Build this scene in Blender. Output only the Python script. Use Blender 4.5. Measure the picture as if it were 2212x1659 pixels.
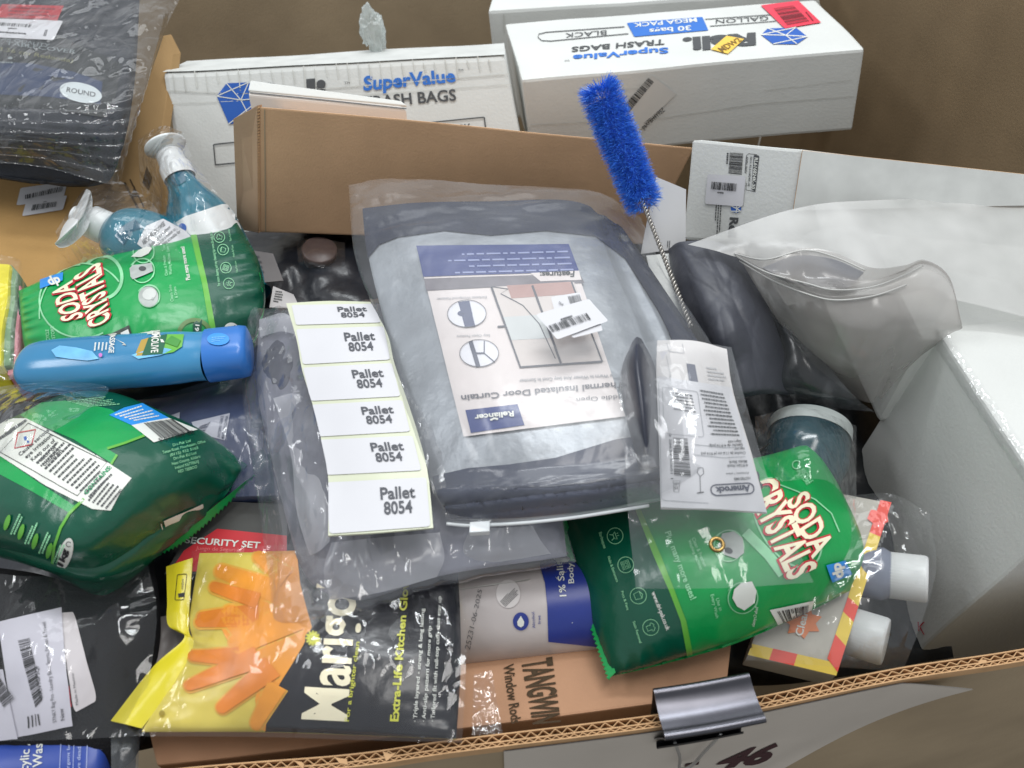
import bpy, bmesh, math, random
import numpy as np
from mathutils import Vector, noise
random.seed(7)
sc = bpy.context.scene
for o in list(bpy.data.objects): bpy.data.objects.remove(o)
# ------------------------------------------------------------------ camera
CAM = np.array([0.0, -0.505, 0.60]); PITCH = math.radians(50)
cd = bpy.data.cameras.new('camera'); cam = bpy.data.objects.new('camera', cd); sc.collection.objects.link(cam)
cam.location = CAM; cam.rotation_euler = (math.radians(90) - PITCH, 0, 0)
cd.sensor_width = 36; cd.lens = 36 * 1736 / 2212; cd.clip_start = .02; cd.clip_end = 50
cd.dof.use_dof = True; cd.dof.focus_distance = .76; cd.dof.aperture_fstop = 7.5
sc.camera = cam
sc.render.resolution_x = 1024; sc.render.resolution_y = 768
# ------------------------------------------------------------------ light
w = bpy.data.worlds.new('World'); sc.world = w; w.use_nodes = True
bg = w.node_tree.nodes['Background']; bg.inputs[0].default_value = (.93, .965, 1, 1); bg.inputs[1].default_value = .70
def area(name, loc, target, sx, sy, power, col):
    l = bpy.data.lights.new(name, 'AREA'); l.shape = 'RECTANGLE'; l.size = sx; l.size_y = sy; l.energy = power; l.color = col
    o = bpy.data.objects.new(name, l); sc.collection.objects.link(o); o.location = loc
    o.rotation_euler = (Vector(target) - Vector(loc)).to_track_quat('-Z', 'Y').to_euler(); return o
area('ceiling_or_fill_lamp', (.10, .75, 2.3), (.05, .2, 0), 1.5, .2, 30, (.95, .985, 1))
area('ceiling_or_fill_lamp', (-.3, 2.0, 2.3), (0, .2, 0), 3.0, .9, 25, (.95, .985, 1))
area('ceiling_or_fill_lamp', (-1.7, .1, 1.9), (.3, .1, 0), .9, .35, 13, (.96, .98, 1))  # fill lamp added at the left to brighten the tall white box's side
area('ceiling_or_fill_lamp', (.45, -.12, 2.4), (.15, .1, 0), 1.3, .4, 20, (1, .98, .95))  # front fill, added to lift the faces turned towards the camera
vs = sc.view_settings; vs.view_transform = 'Standard'; vs.look = 'None'; vs.exposure = -.22; vs.gamma = 1; vs.use_curve_mapping = False
sc.render.engine = 'CYCLES'; sc.cycles.transparent_max_bounces = 24; sc.cycles.max_bounces = 10
# ------------------------------------------------------------------ geometry kit
F_ = 1736.0
ax_f = np.array([0, math.cos(PITCH), -math.sin(PITCH)]); ax_r = np.array([1., 0, 0]); ax_u = np.array([0, math.sin(PITCH), math.cos(PITCH)])
def ray(px, py):
    px = np.asarray(px, float); py = np.asarray(py, float)
    return ax_f + ((px - 1106) / F_)[..., None] * ax_r + ((829.5 - py) / F_)[..., None] * ax_u
def P(px, py, z=0.):                       # point at height z
    d = ray(px, py); t = (np.asarray(z, float) - CAM[2]) / d[..., 2]; return CAM + d * t[..., None]
def PD(px, py, dep): return CAM + ray(px, py) * dep
def PY(px, py, y):
    d = ray(px, py); return CAM + d * ((y - CAM[1]) / d[1])
def proj(X):
    d = X - CAM; z = d @ ax_f
    return np.stack([1106 + F_ * (d @ ax_r) / z, 829.5 - F_ * (d @ ax_u) / z], -1)
def crom(ctrl, n):                         # Catmull-Rom resample along axis 0
    c = np.asarray(ctrl, float); m = len(c)
    if m == 2:
        t = np.linspace(0, 1, n).reshape(-1, *([1] * (c.ndim - 1))); return c[0] * (1 - t) + c[1] * t
    e = np.concatenate([[2 * c[0] - c[1]], c, [2 * c[-1] - c[-2]]])
    s = np.linspace(0, m - 1, n); i = np.minimum(s.astype(int), m - 2); t = (s - i).reshape(-1, *([1] * (c.ndim - 1)))
    a, b, cc, d = e[i], e[i + 1], e[i + 2], e[i + 3]
    return .5 * (2 * b + (cc - a) * t + (2 * a - 5 * b + 4 * cc - d) * t**2 + (3 * b - a - 3 * cc + d) * t**3)
def rid(x, y, z=0., o=4): return noise.ridged_multi_fractal(Vector((x, y, z)), 1.0, 2.1, o, 1.0, 2.0) - 1.0
def fbm(x, y, z=0., o=3): return noise.fractal(Vector((x, y, z)), 1.0, 2.0, o)
def vor(x, y):
    a = noise.noise(Vector((x * .7, y * .7, 3))); b = noise.noise(Vector((x * .7, y * .7, 9)))
    p = Vector((x + .5 * a, y + .5 * b, .3)); d = noise.voronoi(p)[0]; d2 = noise.voronoi(p * 2.3)[0]
    return 1.1 * (d[1] - d[0] - .3) + .45 * (d2[1] - d2[0] - .3)
class Surf:
    def __init__(s, V, outward=None):
        s.V = V; du = np.gradient(V, axis=0); dv = np.gradient(V, axis=1); n = np.cross(du, dv)
        n /= np.linalg.norm(n, axis=-1, keepdims=True) + 1e-12
        if outward is None:
            if ((n * (CAM - V)).sum(-1)).mean() < 0: n = -n
        elif (n * outward).sum() < 0: n = -n
        s.flat = False; s.N = n; s.Q = proj(V); s.ok = (n * (CAM - V)).sum(-1) > 0
    def samp(s, A, uv):
        a, b = A.shape[:2]; x = uv[:, 0] * (a - 1); y = uv[:, 1] * (b - 1)
        i = np.clip(np.floor(x).astype(int), 0, a - 2); j = np.clip(np.floor(y).astype(int), 0, b - 2)
        fx = (x - i)[:, None]; fy = (y - j)[:, None]
        return (A[i, j] * (1 - fx) + A[i + 1, j] * fx) * (1 - fy) + (A[i, j + 1] * (1 - fx) + A[i + 1, j + 1] * fx) * fy
    def inv(s, pts):
        pts = np.asarray(pts, float); a, b = s.V.shape[:2]
        st = max(1, a // 40); st2 = max(1, b // 40)
        q = s.Q[::st, ::st2]; okm = s.ok[::st, ::st2]
        ii, jj = np.meshgrid(np.arange(0, a, st), np.arange(0, b, st2), indexing='ij')
        m = okm.ravel() if okm.any() else np.ones(okm.size, bool)
        qq = q.reshape(-1, 2)[m]; iu = ii.ravel()[m] / (a - 1); jv = jj.ravel()[m] / (b - 1)
        uv = np.zeros((len(pts), 2))
        for k in range(0, len(pts), 1500):
            d = ((pts[k:k + 1500, None] - qq[None])**2).sum(-1).argmin(1); uv[k:k + 1500, 0] = iu[d]; uv[k:k + 1500, 1] = jv[d]
        h = .5 / max(a, b)
        for _ in range(10):
            q0 = s.samp(s.Q, uv); e = pts - q0
            ju = (s.samp(s.Q, uv + [h, 0]) - s.samp(s.Q, uv - [h, 0])) / (2 * h); jv2 = (s.samp(s.Q, uv + [0, h]) - s.samp(s.Q, uv - [0, h])) / (2 * h)
            det = ju[:, 0] * jv2[:, 1] - ju[:, 1] * jv2[:, 0]; det = np.where(abs(det) < 1e-6, 1e-6, det)
            st_ = np.stack([(e[:, 0] * jv2[:, 1] - e[:, 1] * jv2[:, 0]) / det, (ju[:, 0] * e[:, 1] - ju[:, 1] * e[:, 0]) / det], 1)
            uv = np.clip(uv + np.clip(st_, -.15, .15), -.6, 1.6)
        return uv
    def at(s, uv, off=0.):
        n = s.samp(s.N, np.clip(uv, 0, 1)); n /= np.linalg.norm(n, axis=1, keepdims=True) + 1e-9
        return s.samp(s.V, uv) + n * off
    def px(s, pts, off=0.): return s.at(s.inv(pts), off)
def csurf(rows, nu=50, nv=50, infl=0., ex=.45, wr=0., ws=90., seed=0., soft=0., ss=160., pucker=0., pn=14, pe=.1, edge=True, crease=None, calm=0.):
    """rows of (px, py, z): a sheet whose outline and heights pass through those points"""
    crease = (not edge) if crease is None else crease
    m = max(len(r) for r in rows); R_ = np.array([crom(np.array(r, float), m) if len(r) != m else np.array(r, float) for r in rows])
    g = crom(R_, nv); g = crom(np.swapaxes(g, 0, 1), nu)      # g[u][v]
    U, Vv = np.meshgrid(np.linspace(0, 1, nu), np.linspace(0, 1, nv), indexing='ij')
    pf = np.clip(16 * U * (1 - U) * Vv * (1 - Vv), 0, 1)**ex
    z = g[..., 2] + infl * pf
    X = P(g[..., 0], g[..., 1], z)
    if wr or soft:
        nz = np.zeros_like(z)
        k = np.clip(6 * np.minimum(np.minimum(U, 1 - U), np.minimum(Vv, 1 - Vv)) + .25, 0, 1) if edge else np.ones_like(z)
        for i in range(nu):
            for j in range(nv):
                x, y, zz = X[i, j]
                if wr and crease: nz[i, j] += wr * vor(x * ws * .8 + seed * 3.1, y * ws * .6 + seed)
                elif wr: nz[i, j] += wr * rid(x * ws + seed * 3.1, y * ws * .8 + seed, seed)
                if soft: nz[i, j] += soft * fbm(x * ss * .25 + seed, y * ss * .25, seed)
        z = z + nz * k * (1 - calm * pf)
    if pucker:
        ph = seed * 2.3
        for (t, o) in ((U, Vv), (1 - U, Vv)):
            z = z + pucker * np.exp(-t / pe) * np.sin(2 * math.pi * pn * o + ph + 3 * np.sin(7 * o + ph)) * np.clip(t / .02, 0, 1)
    return Surf(P(g[..., 0], g[..., 1], z))
class MB:
    def __init__(s): s.v = []; s.f = []; s.m = []; s.sm = []; s.mats = []; s.n = 0
    def mi(s, m):
        if m not in s.mats: s.mats.append(m)
        return s.mats.index(m)
    def add(s, v, f, m, smooth=True):
        v = np.asarray(v, float).reshape(-1, 3); k = s.mi(m); s.v.append(v)
        for q in f: s.f.append([int(i) + s.n for i in q]); s.m.append(k); s.sm.append(smooth)
        s.n += len(v)
    def grid(s, V, m, smooth=True, wrapu=False, flip=False):
        a, b = V.shape[:2]; f = []
        for i in range(a if wrapu else a - 1):
            i2 = (i + 1) % a
            for j in range(b - 1):
                q = [i * b + j, i2 * b + j, i2 * b + j + 1, i * b + j + 1]; f.append(q[::-1] if flip else q)
        s.add(V, f, m, smooth)
    def surf(s, S, m, thick=None, ex=.5, mback=None):
        """sheet, or closed pouch when thick (metres under the middle) is given"""
        V = S.V; a, b = V.shape[:2]
        du = V[a // 2 + 1, b // 2] - V[a // 2, b // 2]; dv = V[a // 2, b // 2 + 1] - V[a // 2, b // 2]
        fl = (np.cross(du, dv) * S.N[a // 2, b // 2]).sum() < 0
        s.grid(V, m, True, flip=fl)
        if thick is not None:
            U, W = np.meshgrid(np.linspace(0, 1, a), np.linspace(0, 1, b), indexing='ij')
            pf = np.clip(16 * U * (1 - U) * W * (1 - W), 0, 1)**ex
            B = V.copy(); B[..., 2] -= .0016 + thick * pf
            s.grid(B, mback or m, True, flip=not fl)
            per = [(i, 0) for i in range(a)] + [(a - 1, j) for j in range(1, b)] + [(i, b - 1) for i in range(a - 2, -1, -1)] + [(0, j) for j in range(b - 2, 0, -1)]
            T = np.array([V[p] for p in per]); D = np.array([B[p] for p in per])
            s.grid(np.stack([T, D], 1), mback or m, True, wrapu=True, flip=not fl)
    def build(s, name, parent=None, loc=None, coll=None):
        me = bpy.data.meshes.new(name); V = np.concatenate(s.v)
        if parent is not None: base = ORG[parent.name]
        else:
            base = np.array([(V[:, 0].min() + V[:, 0].max()) / 2, (V[:, 1].min() + V[:, 1].max()) / 2, V[:, 2].min()]) if loc is None else np.array(loc)
        me.from_pydata((V - base).tolist(), [], s.f)
        for m in s.mats: me.materials.append(m)
        me.polygons.foreach_set('material_index', s.m); me.polygons.foreach_set('use_smooth', s.sm); me.update()
        o = bpy.data.objects.new(name, me); sc.collection.objects.link(o); ORG[o.name] = base
        if parent is not None: o.parent = parent
        else: o.location = base
        return o
ORG = {}
def thing(name, label, cat, loc, group=None):
    o = bpy.data.objects.new(name, None); sc.collection.objects.link(o); o.empty_display_size = .02
    o.location = loc; ORG[o.name] = np.array(loc, float); o['label'] = label; o['category'] = cat
    if group: o['group'] = group
    return o
def tag(o, label, cat, group=None):
    o['label'] = label; o['category'] = cat
    if group: o['group'] = group
    return o
# ---- printing laid on a surface
def put(mb, S, polys, mat, layer=1, cell=9., smooth=True, off=None):
    bm = bmesh.new()
    for p in polys:
        vs_ = [bm.verts.new((q[0], q[1], 0)) for q in p]
        try: bm.faces.new(vs_)
        except ValueError: pass
    bm.normal_update(); bmesh.ops.triangulate(bm, faces=bm.faces[:], ngon_method='EAR_CLIP')
    _map(mb, S, bm, mat, layer, cell, smooth, off)
def _map(mb, S, bm, mat, layer, cell, smooth, off=None):
    if not bm.verts: bm.free(); return
    xs = [v.co.x for v in bm.verts]; ys = [v.co.y for v in bm.verts]
    if cell:
        for (lo, hi, nn) in ((min(xs), max(xs), (1, 0, 0)), (min(ys), max(ys), (0, 1, 0))):
            k = lo + cell
            while k < hi:
                bmesh.ops.bisect_plane(bm, geom=bm.verts[:] + bm.edges[:] + bm.faces[:], plane_co=(k, k, 0), plane_no=nn); k += cell
        bmesh.ops.triangulate(bm, faces=[f for f in bm.faces if len(f.verts) > 4])
    bm.verts.index_update(); pts = np.array([v.co[:2] for v in bm.verts])
    uv = S.inv(pts); lim = .6 if S.flat else 0.; cut = ((uv < -lim - .001) | (uv > 1 + lim + .001)).any(1); uv = np.clip(uv, -lim, 1 + lim)
    X = S.at(uv, off if off is not None else .00035 * layer); fs = []
    for f in bm.faces:
        q = [v.index for v in f.verts]
        if cut[q].all(): continue
        n = np.cross(X[q[1]] - X[q[0]], X[q[2]] - X[q[0]])
        fs.append(q if (n * (CAM - X[q[0]])).sum() > 0 else q[::-1])
    mb.add(X, fs, mat, smooth); bm.free()
def recolor(mb, S, poly, m):               # printed area: give the sheet's own faces there the print colour
    p = np.array(poly, float)
    def inside(c):
        r_ = np.zeros(c.shape[:2], bool)
        for i in range(len(p)):
            (x0, y0), (x1, y1) = p[i], p[i - 1]
            if y0 != y1: r_ ^= ((y0 > c[..., 1]) != (y1 > c[..., 1])) & (c[..., 0] < (x1 - x0) * (c[..., 1] - y0) / (y1 - y0) + x0)
        return r_
    q = inside(S.Q); ins = (q[:-1, :-1] & q[1:, :-1] & q[:-1, 1:] & q[1:, 1:]).ravel(); k = mb.mi(m)
    for i in np.nonzero(ins)[0]: mb.m[i] = k
_cap = {}
def tmesh(txt, bold=0., shear=0.):
    c = bpy.data.curves.new('t', 'FONT'); c.body = txt; c.size = 1; c.resolution_u = 3; c.offset = bold; c.shear = shear; c.fill_mode = 'FRONT' if hasattr(c, 'fill_mode') else c.fill_mode
    o = bpy.data.objects.new('t', c); sc.collection.objects.link(o)
    dg = bpy.context.evaluated_depsgraph_get(); me = bpy.data.meshes.new_from_object(o.evaluated_get(dg))
    bpy.data.objects.remove(o); bpy.data.curves.remove(c); return me
def text(mb, S, txt, q, mat, layer=2, bold=0.0, shear=0., cell=None, grow=0.):
    """q = baseline start, baseline end, cap-top end, cap-top start (reading frame)"""
    me = tmesh(txt, bold + grow, shear); bm = bmesh.new(); bm.from_mesh(me); bpy.data.meshes.remove(me)
    if 'H' not in _cap:
        h = tmesh('H'); _cap['H'] = max(v.co.y for v in h.vertices); bpy.data.meshes.remove(h)
    xs = [v.co.x for v in bm.verts]
    if not xs: bm.free(); return
    x0, x1 = min(xs) + grow, max(xs) - grow; q = np.array(q, float)
    for v in bm.verts:
        s = (v.co.x - x0) / (x1 - x0); t = v.co.y / _cap['H']
        p = (q[0] * (1 - s) + q[1] * s) * (1 - t) + (q[3] * (1 - s) + q[2] * s) * t
        v.co = (p[0], p[1], 0)
    h = np.linalg.norm(q[3] - q[0])
    _map(mb, S, bm, mat, layer, (9. if h > 13 else 0) if cell is None else cell, True)
def lerpq(q, s, t):                        # q = BL,BR,TR,TL
    q = np.array(q, float); return (q[0] * (1 - s) + q[1] * s) * (1 - t) + (q[3] * (1 - s) + q[2] * s) * t
def subq(q, s0, s1, t0, t1): return [lerpq(q, s0, t0), lerpq(q, s1, t0), lerpq(q, s1, t1), lerpq(q, s0, t1)]
def barcode(mb, S, q, mat, n=32, seed=1, layer=2):
    r = random.Random(seed); ws_ = [r.choice((1, 1, 1, 2, 2, 3)) for _ in range(2 * n)]; tot = sum(ws_); x = 0; ps = []
    for i, k in enumerate(ws_):
        if i % 2 == 0: ps.append(subq(q, x / tot, (x + k) / tot, 0, 1))
        x += k
    put(mb, S, ps, mat, layer, 14)
def scrib(mb, S, q, n, mat, seed=1, layer=2, fill=.45, last=.6, left=0.):   # unreadably small print, as broken lines of words
    r = random.Random(seed); ps = []
    for i in range(n):
        t1 = 1 - (i + .15) / n; t0 = t1 - fill / n; x = left; end = 1 if i < n - 1 else last
        end *= r.uniform(.82, 1)
        while x < end:
            k = min(r.uniform(.03, .11), end - x)
            if k > .008: ps.append(subq(q, x, x + k, t0, t1))
            x += k + .018
    put(mb, S, ps, mat, layer, 14)
def stroke(pts, w_, closed=False):
    p = np.array(pts, float); n = len(p); d = np.roll(p, -1, 0) - np.roll(p, 1, 0)
    if not closed: d[0] = p[1] - p[0]; d[-1] = p[-1] - p[-2]
    d /= np.linalg.norm(d, axis=1, keepdims=True) + 1e-9; nn = np.stack([-d[:, 1], d[:, 0]], 1) * w_ / 2
    return [[p[i] + nn[i], p[(i + 1) % n] + nn[(i + 1) % n], p[(i + 1) % n] - nn[(i + 1) % n], p[i] - nn[i]] for i in range(n if closed else n - 1)]
def ell(cx, cy, a, b, rot=0., n=28, a0=0., a1=360.):
    full = abs(a1 - a0) >= 360; k = np.radians(np.linspace(a0, a1, n, endpoint=not full)); c, s_ = math.cos(math.radians(rot)), math.sin(math.radians(rot))
    x = a * np.cos(k); y = b * np.sin(k); return np.stack([cx + x * c - y * s_, cy + x * s_ + y * c], 1)
def rrect(q, rad=.15, n=5, asp=1.):        # rounded quad outline, BL,BR,TR,TL
    out = []
    for (cs, ct, a) in ((rad, rad * asp, 180), (1 - rad, rad * asp, 270), (1 - rad, 1 - rad * asp, 0), (rad, 1 - rad * asp, 90)):
        for k in range(n + 1):
            th = math.radians(a + 90 * k / n); out.append(lerpq(q, cs + rad * math.cos(th), ct + rad * asp * math.sin(th)))
    return np.array(out)
def qsurf(p, n=14, fn=None):               # p = BL,BR,TR,TL in 3D
    p = [np.array(k, float) for k in p]; u = np.linspace(0, 1, n)[:, None, None]; v = np.linspace(0, 1, n)[None, :, None]
    V = (p[0] * (1 - u) + p[1] * u) * (1 - v) + (p[3] * (1 - u) + p[2] * u) * v
    if fn is not None: V = np.array([[fn(x) for x in r] for r in V])
    S_ = Surf(V); S_.flat = True; return S_
def denter(amp=.0025, sc_=9., seed=0.):
    def fn(X):
        v = noise.noise_vector(Vector((X[0] * sc_ + seed, X[1] * sc_, X[2] * sc_))); return np.array(X) + amp * np.array(v)
    return fn
def hexa(mb, fr, bk, mat, bev=.003, fn=None, cuts=9, mats=None):
    """fr, bk = front and back face corners BL,BR,TR,TL"""
    bm = bmesh.new(); v = [bm.verts.new(tuple(p)) for p in list(fr) + list(bk)]
    for q in ((0, 1, 2, 3), (5, 4, 7, 6), (4, 0, 3, 7), (1, 5, 6, 2), (3, 2, 6, 7), (4, 5, 1, 0)): bm.faces.new([v[i] for i in q])
    bmesh.ops.recalc_face_normals(bm, faces=bm.faces[:])
    if fn is not None: bmesh.ops.subdivide_edges(bm, edges=bm.edges[:], cuts=cuts, use_grid_fill=True)
    if bev:
        es = [e for e in bm.edges if len(e.link_faces) == 2 and e.calc_face_angle() > .5]
        bmesh.ops.bevel(bm, geom=es, offset=bev, segments=2, affect='EDGES', profile=.6)
    bm.verts.index_update(); X = np.array([x.co[:] for x in bm.verts])
    if fn is not None: X = np.array([fn(x) for x in X])
    mb.add(X, [[x.index for x in f.verts] for f in bm.faces], mat, False); bm.free()
def frame(A, B, up=(0, 0, 1)):
    a = B - A; L_ = np.linalg.norm(a); a = a / L_; up = np.array(up, float); x = np.cross(up, a); x /= np.linalg.norm(x); y = np.cross(a, x); return a, x, y, L_
def lathe(A, B, prof, n=40, sx=1., sy=1., up=(0, 0, 1), m=40, cubic=True, sq=2.):
    """surface of revolution about A->B; prof = (t, r); sq > 2 squares the section"""
    A = np.array(A, float); B = np.array(B, float); a, x, y, L_ = frame(A, B, up); pr = np.array(prof, float)
    if cubic: pr = crom(pr, m)
    th = np.linspace(0, 2 * math.pi, n + 1); V = np.zeros((n + 1, len(pr), 3))
    for i, t in enumerate(th):
        c, s_ = math.cos(t), math.sin(t); k = (abs(c)**sq + abs(s_)**sq)**(-1 / sq)
        V[i] = A + a * (pr[:, :1] * L_) + (x * c * k * sx + y * s_ * k * sy) * np.maximum(pr[:, 1:], 1e-5)
    return Surf(V, outward=V - (A + a * (pr[:, :1] * L_)))
def tube(mb, pts, r, mat, n=8, closed=False):
    p = np.array(pts, float); m = len(p); V = np.zeros((m, n, 3)); d = np.gradient(p, axis=0)
    if closed: d = np.roll(p, -1, 0) - np.roll(p, 1, 0)
    x = None
    for i in range(m):
        t = d[i] / (np.linalg.norm(d[i]) + 1e-12)
        if x is None: x = np.cross(t, (0.3, .2, 1)); 
        x = x - t * (x @ t); x /= np.linalg.norm(x); y = np.cross(t, x)
        for k in range(n): a = 2 * math.pi * k / n; V[i, k] = p[i] + r * (x * math.cos(a) + y * math.sin(a))
    f = []
    for i in range(m if closed else m - 1):
        i2 = (i + 1) % m
        for k in range(n): f.append([i * n + k, i * n + (k + 1) % n, i2 * n + (k + 1) % n, i2 * n + k])
    if not closed: f += [list(range(n))[::-1], [(m - 1) * n + k for k in range(n)]]
    mb.add(V, f, mat)
# ------------------------------------------------------------------ materials
def lin(c): return tuple(((k / 255 + .055) / 1.055)**2.4 if k > 10 else k / 255 / 12.92 for k in c)
_m = {}
def mat(name, rgb, rough=.5, spec=.5, var=.08, vs_=25., bump=0., bs=80., metal=0., stretch=None, trans=0., coat=0., sss=0., alpha=1.):
    if name in _m: return _m[name]
    m = bpy.data.materials.new(name); m.use_nodes = True; nt = m.node_tree; b = nt.nodes['Principled BSDF']; c = lin(rgb)
    b.inputs['Base Color'].default_value = (*c, 1); b.inputs['Roughness'].default_value = rough; b.inputs['Specular IOR Level'].default_value = spec
    b.inputs['Metallic'].default_value = metal; b.inputs['Transmission Weight'].default_value = trans; b.inputs['Coat Weight'].default_value = coat
    b.inputs['Alpha'].default_value = alpha
    tc = nt.nodes.new('ShaderNodeTexCoord'); mp = nt.nodes.new('ShaderNodeMapping'); nt.links.new(tc.outputs['Object'], mp.inputs[0])
    if stretch: mp.inputs['Scale'].default_value = stretch
    if var:
        n = nt.nodes.new('ShaderNodeTexNoise'); n.inputs['Scale'].default_value = vs_; n.inputs['Detail'].default_value = 6; nt.links.new(mp.outputs[0], n.inputs['Vector'])
        r = nt.nodes.new('ShaderNodeMapRange'); r.inputs['From Min'].default_value = .3; r.inputs['From Max'].default_value = .7
        r.inputs['To Min'].default_value = 1 - var; r.inputs['To Max'].default_value = 1 + var; nt.links.new(n.outputs['Fac'], r.inputs['Value'])
        x = nt.nodes.new('ShaderNodeVectorMath'); x.operation = 'SCALE'; x.inputs[0].default_value = c; nt.links.new(r.outputs[0], x.inputs['Scale']); nt.links.new(x.outputs[0], b.inputs['Base Color'])
    if bump:
        n = nt.nodes.new('ShaderNodeTexNoise'); n.inputs['Scale'].default_value = bs; n.inputs['Detail'].default_value = 4; nt.links.new(mp.outputs[0], n.inputs['Vector'])
        bp = nt.nodes.new('ShaderNodeBump'); bp.inputs['Strength'].default_value = 1; bp.inputs['Distance'].default_value = bump
        nt.links.new(n.outputs['Fac'], bp.inputs['Height']); nt.links.new(bp.outputs[0], b.inputs['Normal'])
    _m[name] = m; return m
def film(name, rgb=(225, 230, 235), haze=.12, gloss=.5, rough=.12, bump=1., bs=1., tint=.99, ior=1.5, st=(1, .55, 1), rot=.5):
    if name in _m: return _m[name]
    m = bpy.data.materials.new(name); m.use_nodes = True; nt = m.node_tree; nt.nodes.clear(); N = nt.nodes.new; Lk = nt.links.new
    out = N('ShaderNodeOutputMaterial'); tr = N('ShaderNodeBsdfTransparent'); tr.inputs[0].default_value = (tint, tint, tint, 1)
    df = N('ShaderNodeBsdfDiffuse'); df.inputs[0].default_value = (*lin(rgb), 1)
    tl = N('ShaderNodeBsdfTranslucent'); tl.inputs[0].default_value = (*lin(rgb), 1); dm = N('ShaderNodeMixShader'); dm.inputs[0].default_value = .3
    Lk(df.outputs[0], dm.inputs[1]); Lk(tl.outputs[0], dm.inputs[2])
    gl = N('ShaderNodeBsdfGlossy'); gl.inputs['Roughness'].default_value = rough; gl.inputs[0].default_value = (1, 1, 1, 1)
    tc = N('ShaderNodeTexCoord'); mp = N('ShaderNodeMapping'); mp.inputs['Scale'].default_value = st; mp.inputs['Rotation'].default_value = (0, 0, rot); Lk(tc.outputs['Object'], mp.inputs[0])
    n = N('ShaderNodeTexNoise'); n.inputs['Scale'].default_value = 16; n.inputs['Detail'].default_value = 3; Lk(mp.outputs[0], n.inputs['Vector'])
    sub = N('ShaderNodeVectorMath'); sub.operation = 'MULTIPLY_ADD'; sub.inputs[1].default_value = (.05, .05, .05); Lk(n.outputs['Color'], sub.inputs[0]); Lk(mp.outputs[0], sub.inputs[2])
    hs = []
    for sc2, am in ((15 * bs, .0060 * bump), (40 * bs, .0020 * bump)):
        v = N('ShaderNodeTexVoronoi'); v.feature = 'DISTANCE_TO_EDGE'; v.inputs['Scale'].default_value = sc2; Lk(sub.outputs[0], v.inputs['Vector'])
        k = N('ShaderNodeMath'); k.operation = 'MULTIPLY'; k.inputs[1].default_value = am; Lk(v.outputs['Distance'], k.inputs[0]); hs.append(k)
    rg = N('ShaderNodeTexNoise'); rg.noise_type = 'RIDGED_MULTIFRACTAL'; rg.inputs['Scale'].default_value = 26 * bs; rg.inputs['Detail'].default_value = 1.5; rg.inputs['Distortion'].default_value = .5; Lk(mp.outputs[0], rg.inputs['Vector'])
    k3 = N('ShaderNodeMath'); k3.operation = 'MULTIPLY'; k3.inputs[1].default_value = .0009 * bump; Lk(rg.outputs['Fac'], k3.inputs[0])
    a0 = N('ShaderNodeMath'); a0.operation = 'ADD'; Lk(hs[0].outputs[0], a0.inputs[0]); Lk(k3.outputs[0], a0.inputs[1])
    ad = N('ShaderNodeMath'); ad.operation = 'ADD'; Lk(a0.outputs[0], ad.inputs[0]); Lk(hs[1].outputs[0], ad.inputs[1])
    bp = N('ShaderNodeBump'); bp.inputs['Strength'].default_value = 1; bp.inputs['Distance'].default_value = 1; Lk(ad.outputs[0], bp.inputs['Height']); Lk(bp.outputs[0], gl.inputs['Normal'])
    n2 = N('ShaderNodeTexNoise'); n2.inputs['Scale'].default_value = 14; Lk(tc.outputs['Object'], n2.inputs['Vector'])
    r = N('ShaderNodeMapRange'); r.inputs['From Min'].default_value = .3; r.inputs['From Max'].default_value = .7; r.inputs['To Min'].default_value = haze * .6; r.inputs['To Max'].default_value = min(1, haze * 1.4); Lk(n2.outputs['Fac'], r.inputs['Value'])
    m1 = N('ShaderNodeMixShader'); Lk(r.outputs[0], m1.inputs[0]); Lk(tr.outputs[0], m1.inputs[1]); Lk(dm.outputs[0], m1.inputs[2])
    fr = N('ShaderNodeFresnel'); fr.inputs['IOR'].default_value = ior; Lk(bp.outputs[0], fr.inputs['Normal'])
    mu = N('ShaderNodeMath'); mu.operation = 'MULTIPLY'; mu.inputs[1].default_value = gloss * 2; Lk(fr.outputs[0], mu.inputs[0])
    mn = N('ShaderNodeMath'); mn.operation = 'MINIMUM'; mn.inputs[1].default_value = .36; Lk(mu.outputs[0], mn.inputs[0])
    m2 = N('ShaderNodeMixShader'); Lk(mn.outputs[0], m2.inputs[0]); Lk(m1.outputs[0], m2.inputs[1]); Lk(gl.outputs[0], m2.inputs[2]); Lk(m2.outputs[0], out.inputs[0])
    _m[name] = m; return m
card = mat('kraft_card', (204, 166, 130), .85, .2, .07, 20, .0003, 400)
card_lt = mat('kraft_card_edge', (196, 158, 118), .9, .15, .1, 60)
card_dk = mat('kraft_bin', (164, 147, 122), .9, .15, .13, 8, .0004, 300)
card_old = mat('kraft_card_ochre', (176, 140, 88), .8, .25, .1, 14, .0004, 300)
wcard = mat('white_card', (208, 210, 207), .6, .35, .05, 9, .0003, 300)
wdirt = mat('scuffed_white_card', (196, 197, 192), .7, .3, .12, 60, 0, 10, stretch=(1, 1, .25))
wtape = mat('worn_white_edge', (203, 205, 202), .5, .4, .08, 40)
paper = mat('white_paper', (210, 210, 210), .7, .3, .03, 20)
label_m = mat('label_white', (202, 202, 206), .5, .45, .02, 20)
cream = mat('backing_paper', (200, 204, 180), .35, .5, .03, 20)
ink = mat('black_ink', (28, 28, 30), .55, .4, .05)
grey_ink = mat('grey_ink', (78, 80, 82), .6, .3, .05)
pale_ink = mat('pale_grey_ink', (142, 145, 150), .6, .3, .05)
blue_ink = mat('blue_ink', (52, 112, 196), .55, .35, .06)
gem_ink = mat('logo_blue_ink', (42, 92, 176), .55, .35, .05)
red_st = mat('red_sticker', (228, 62, 84), .5, .4, .04)
yel_st = mat('yellow_sticker', (236, 196, 84), .5, .4, .03)
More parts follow.
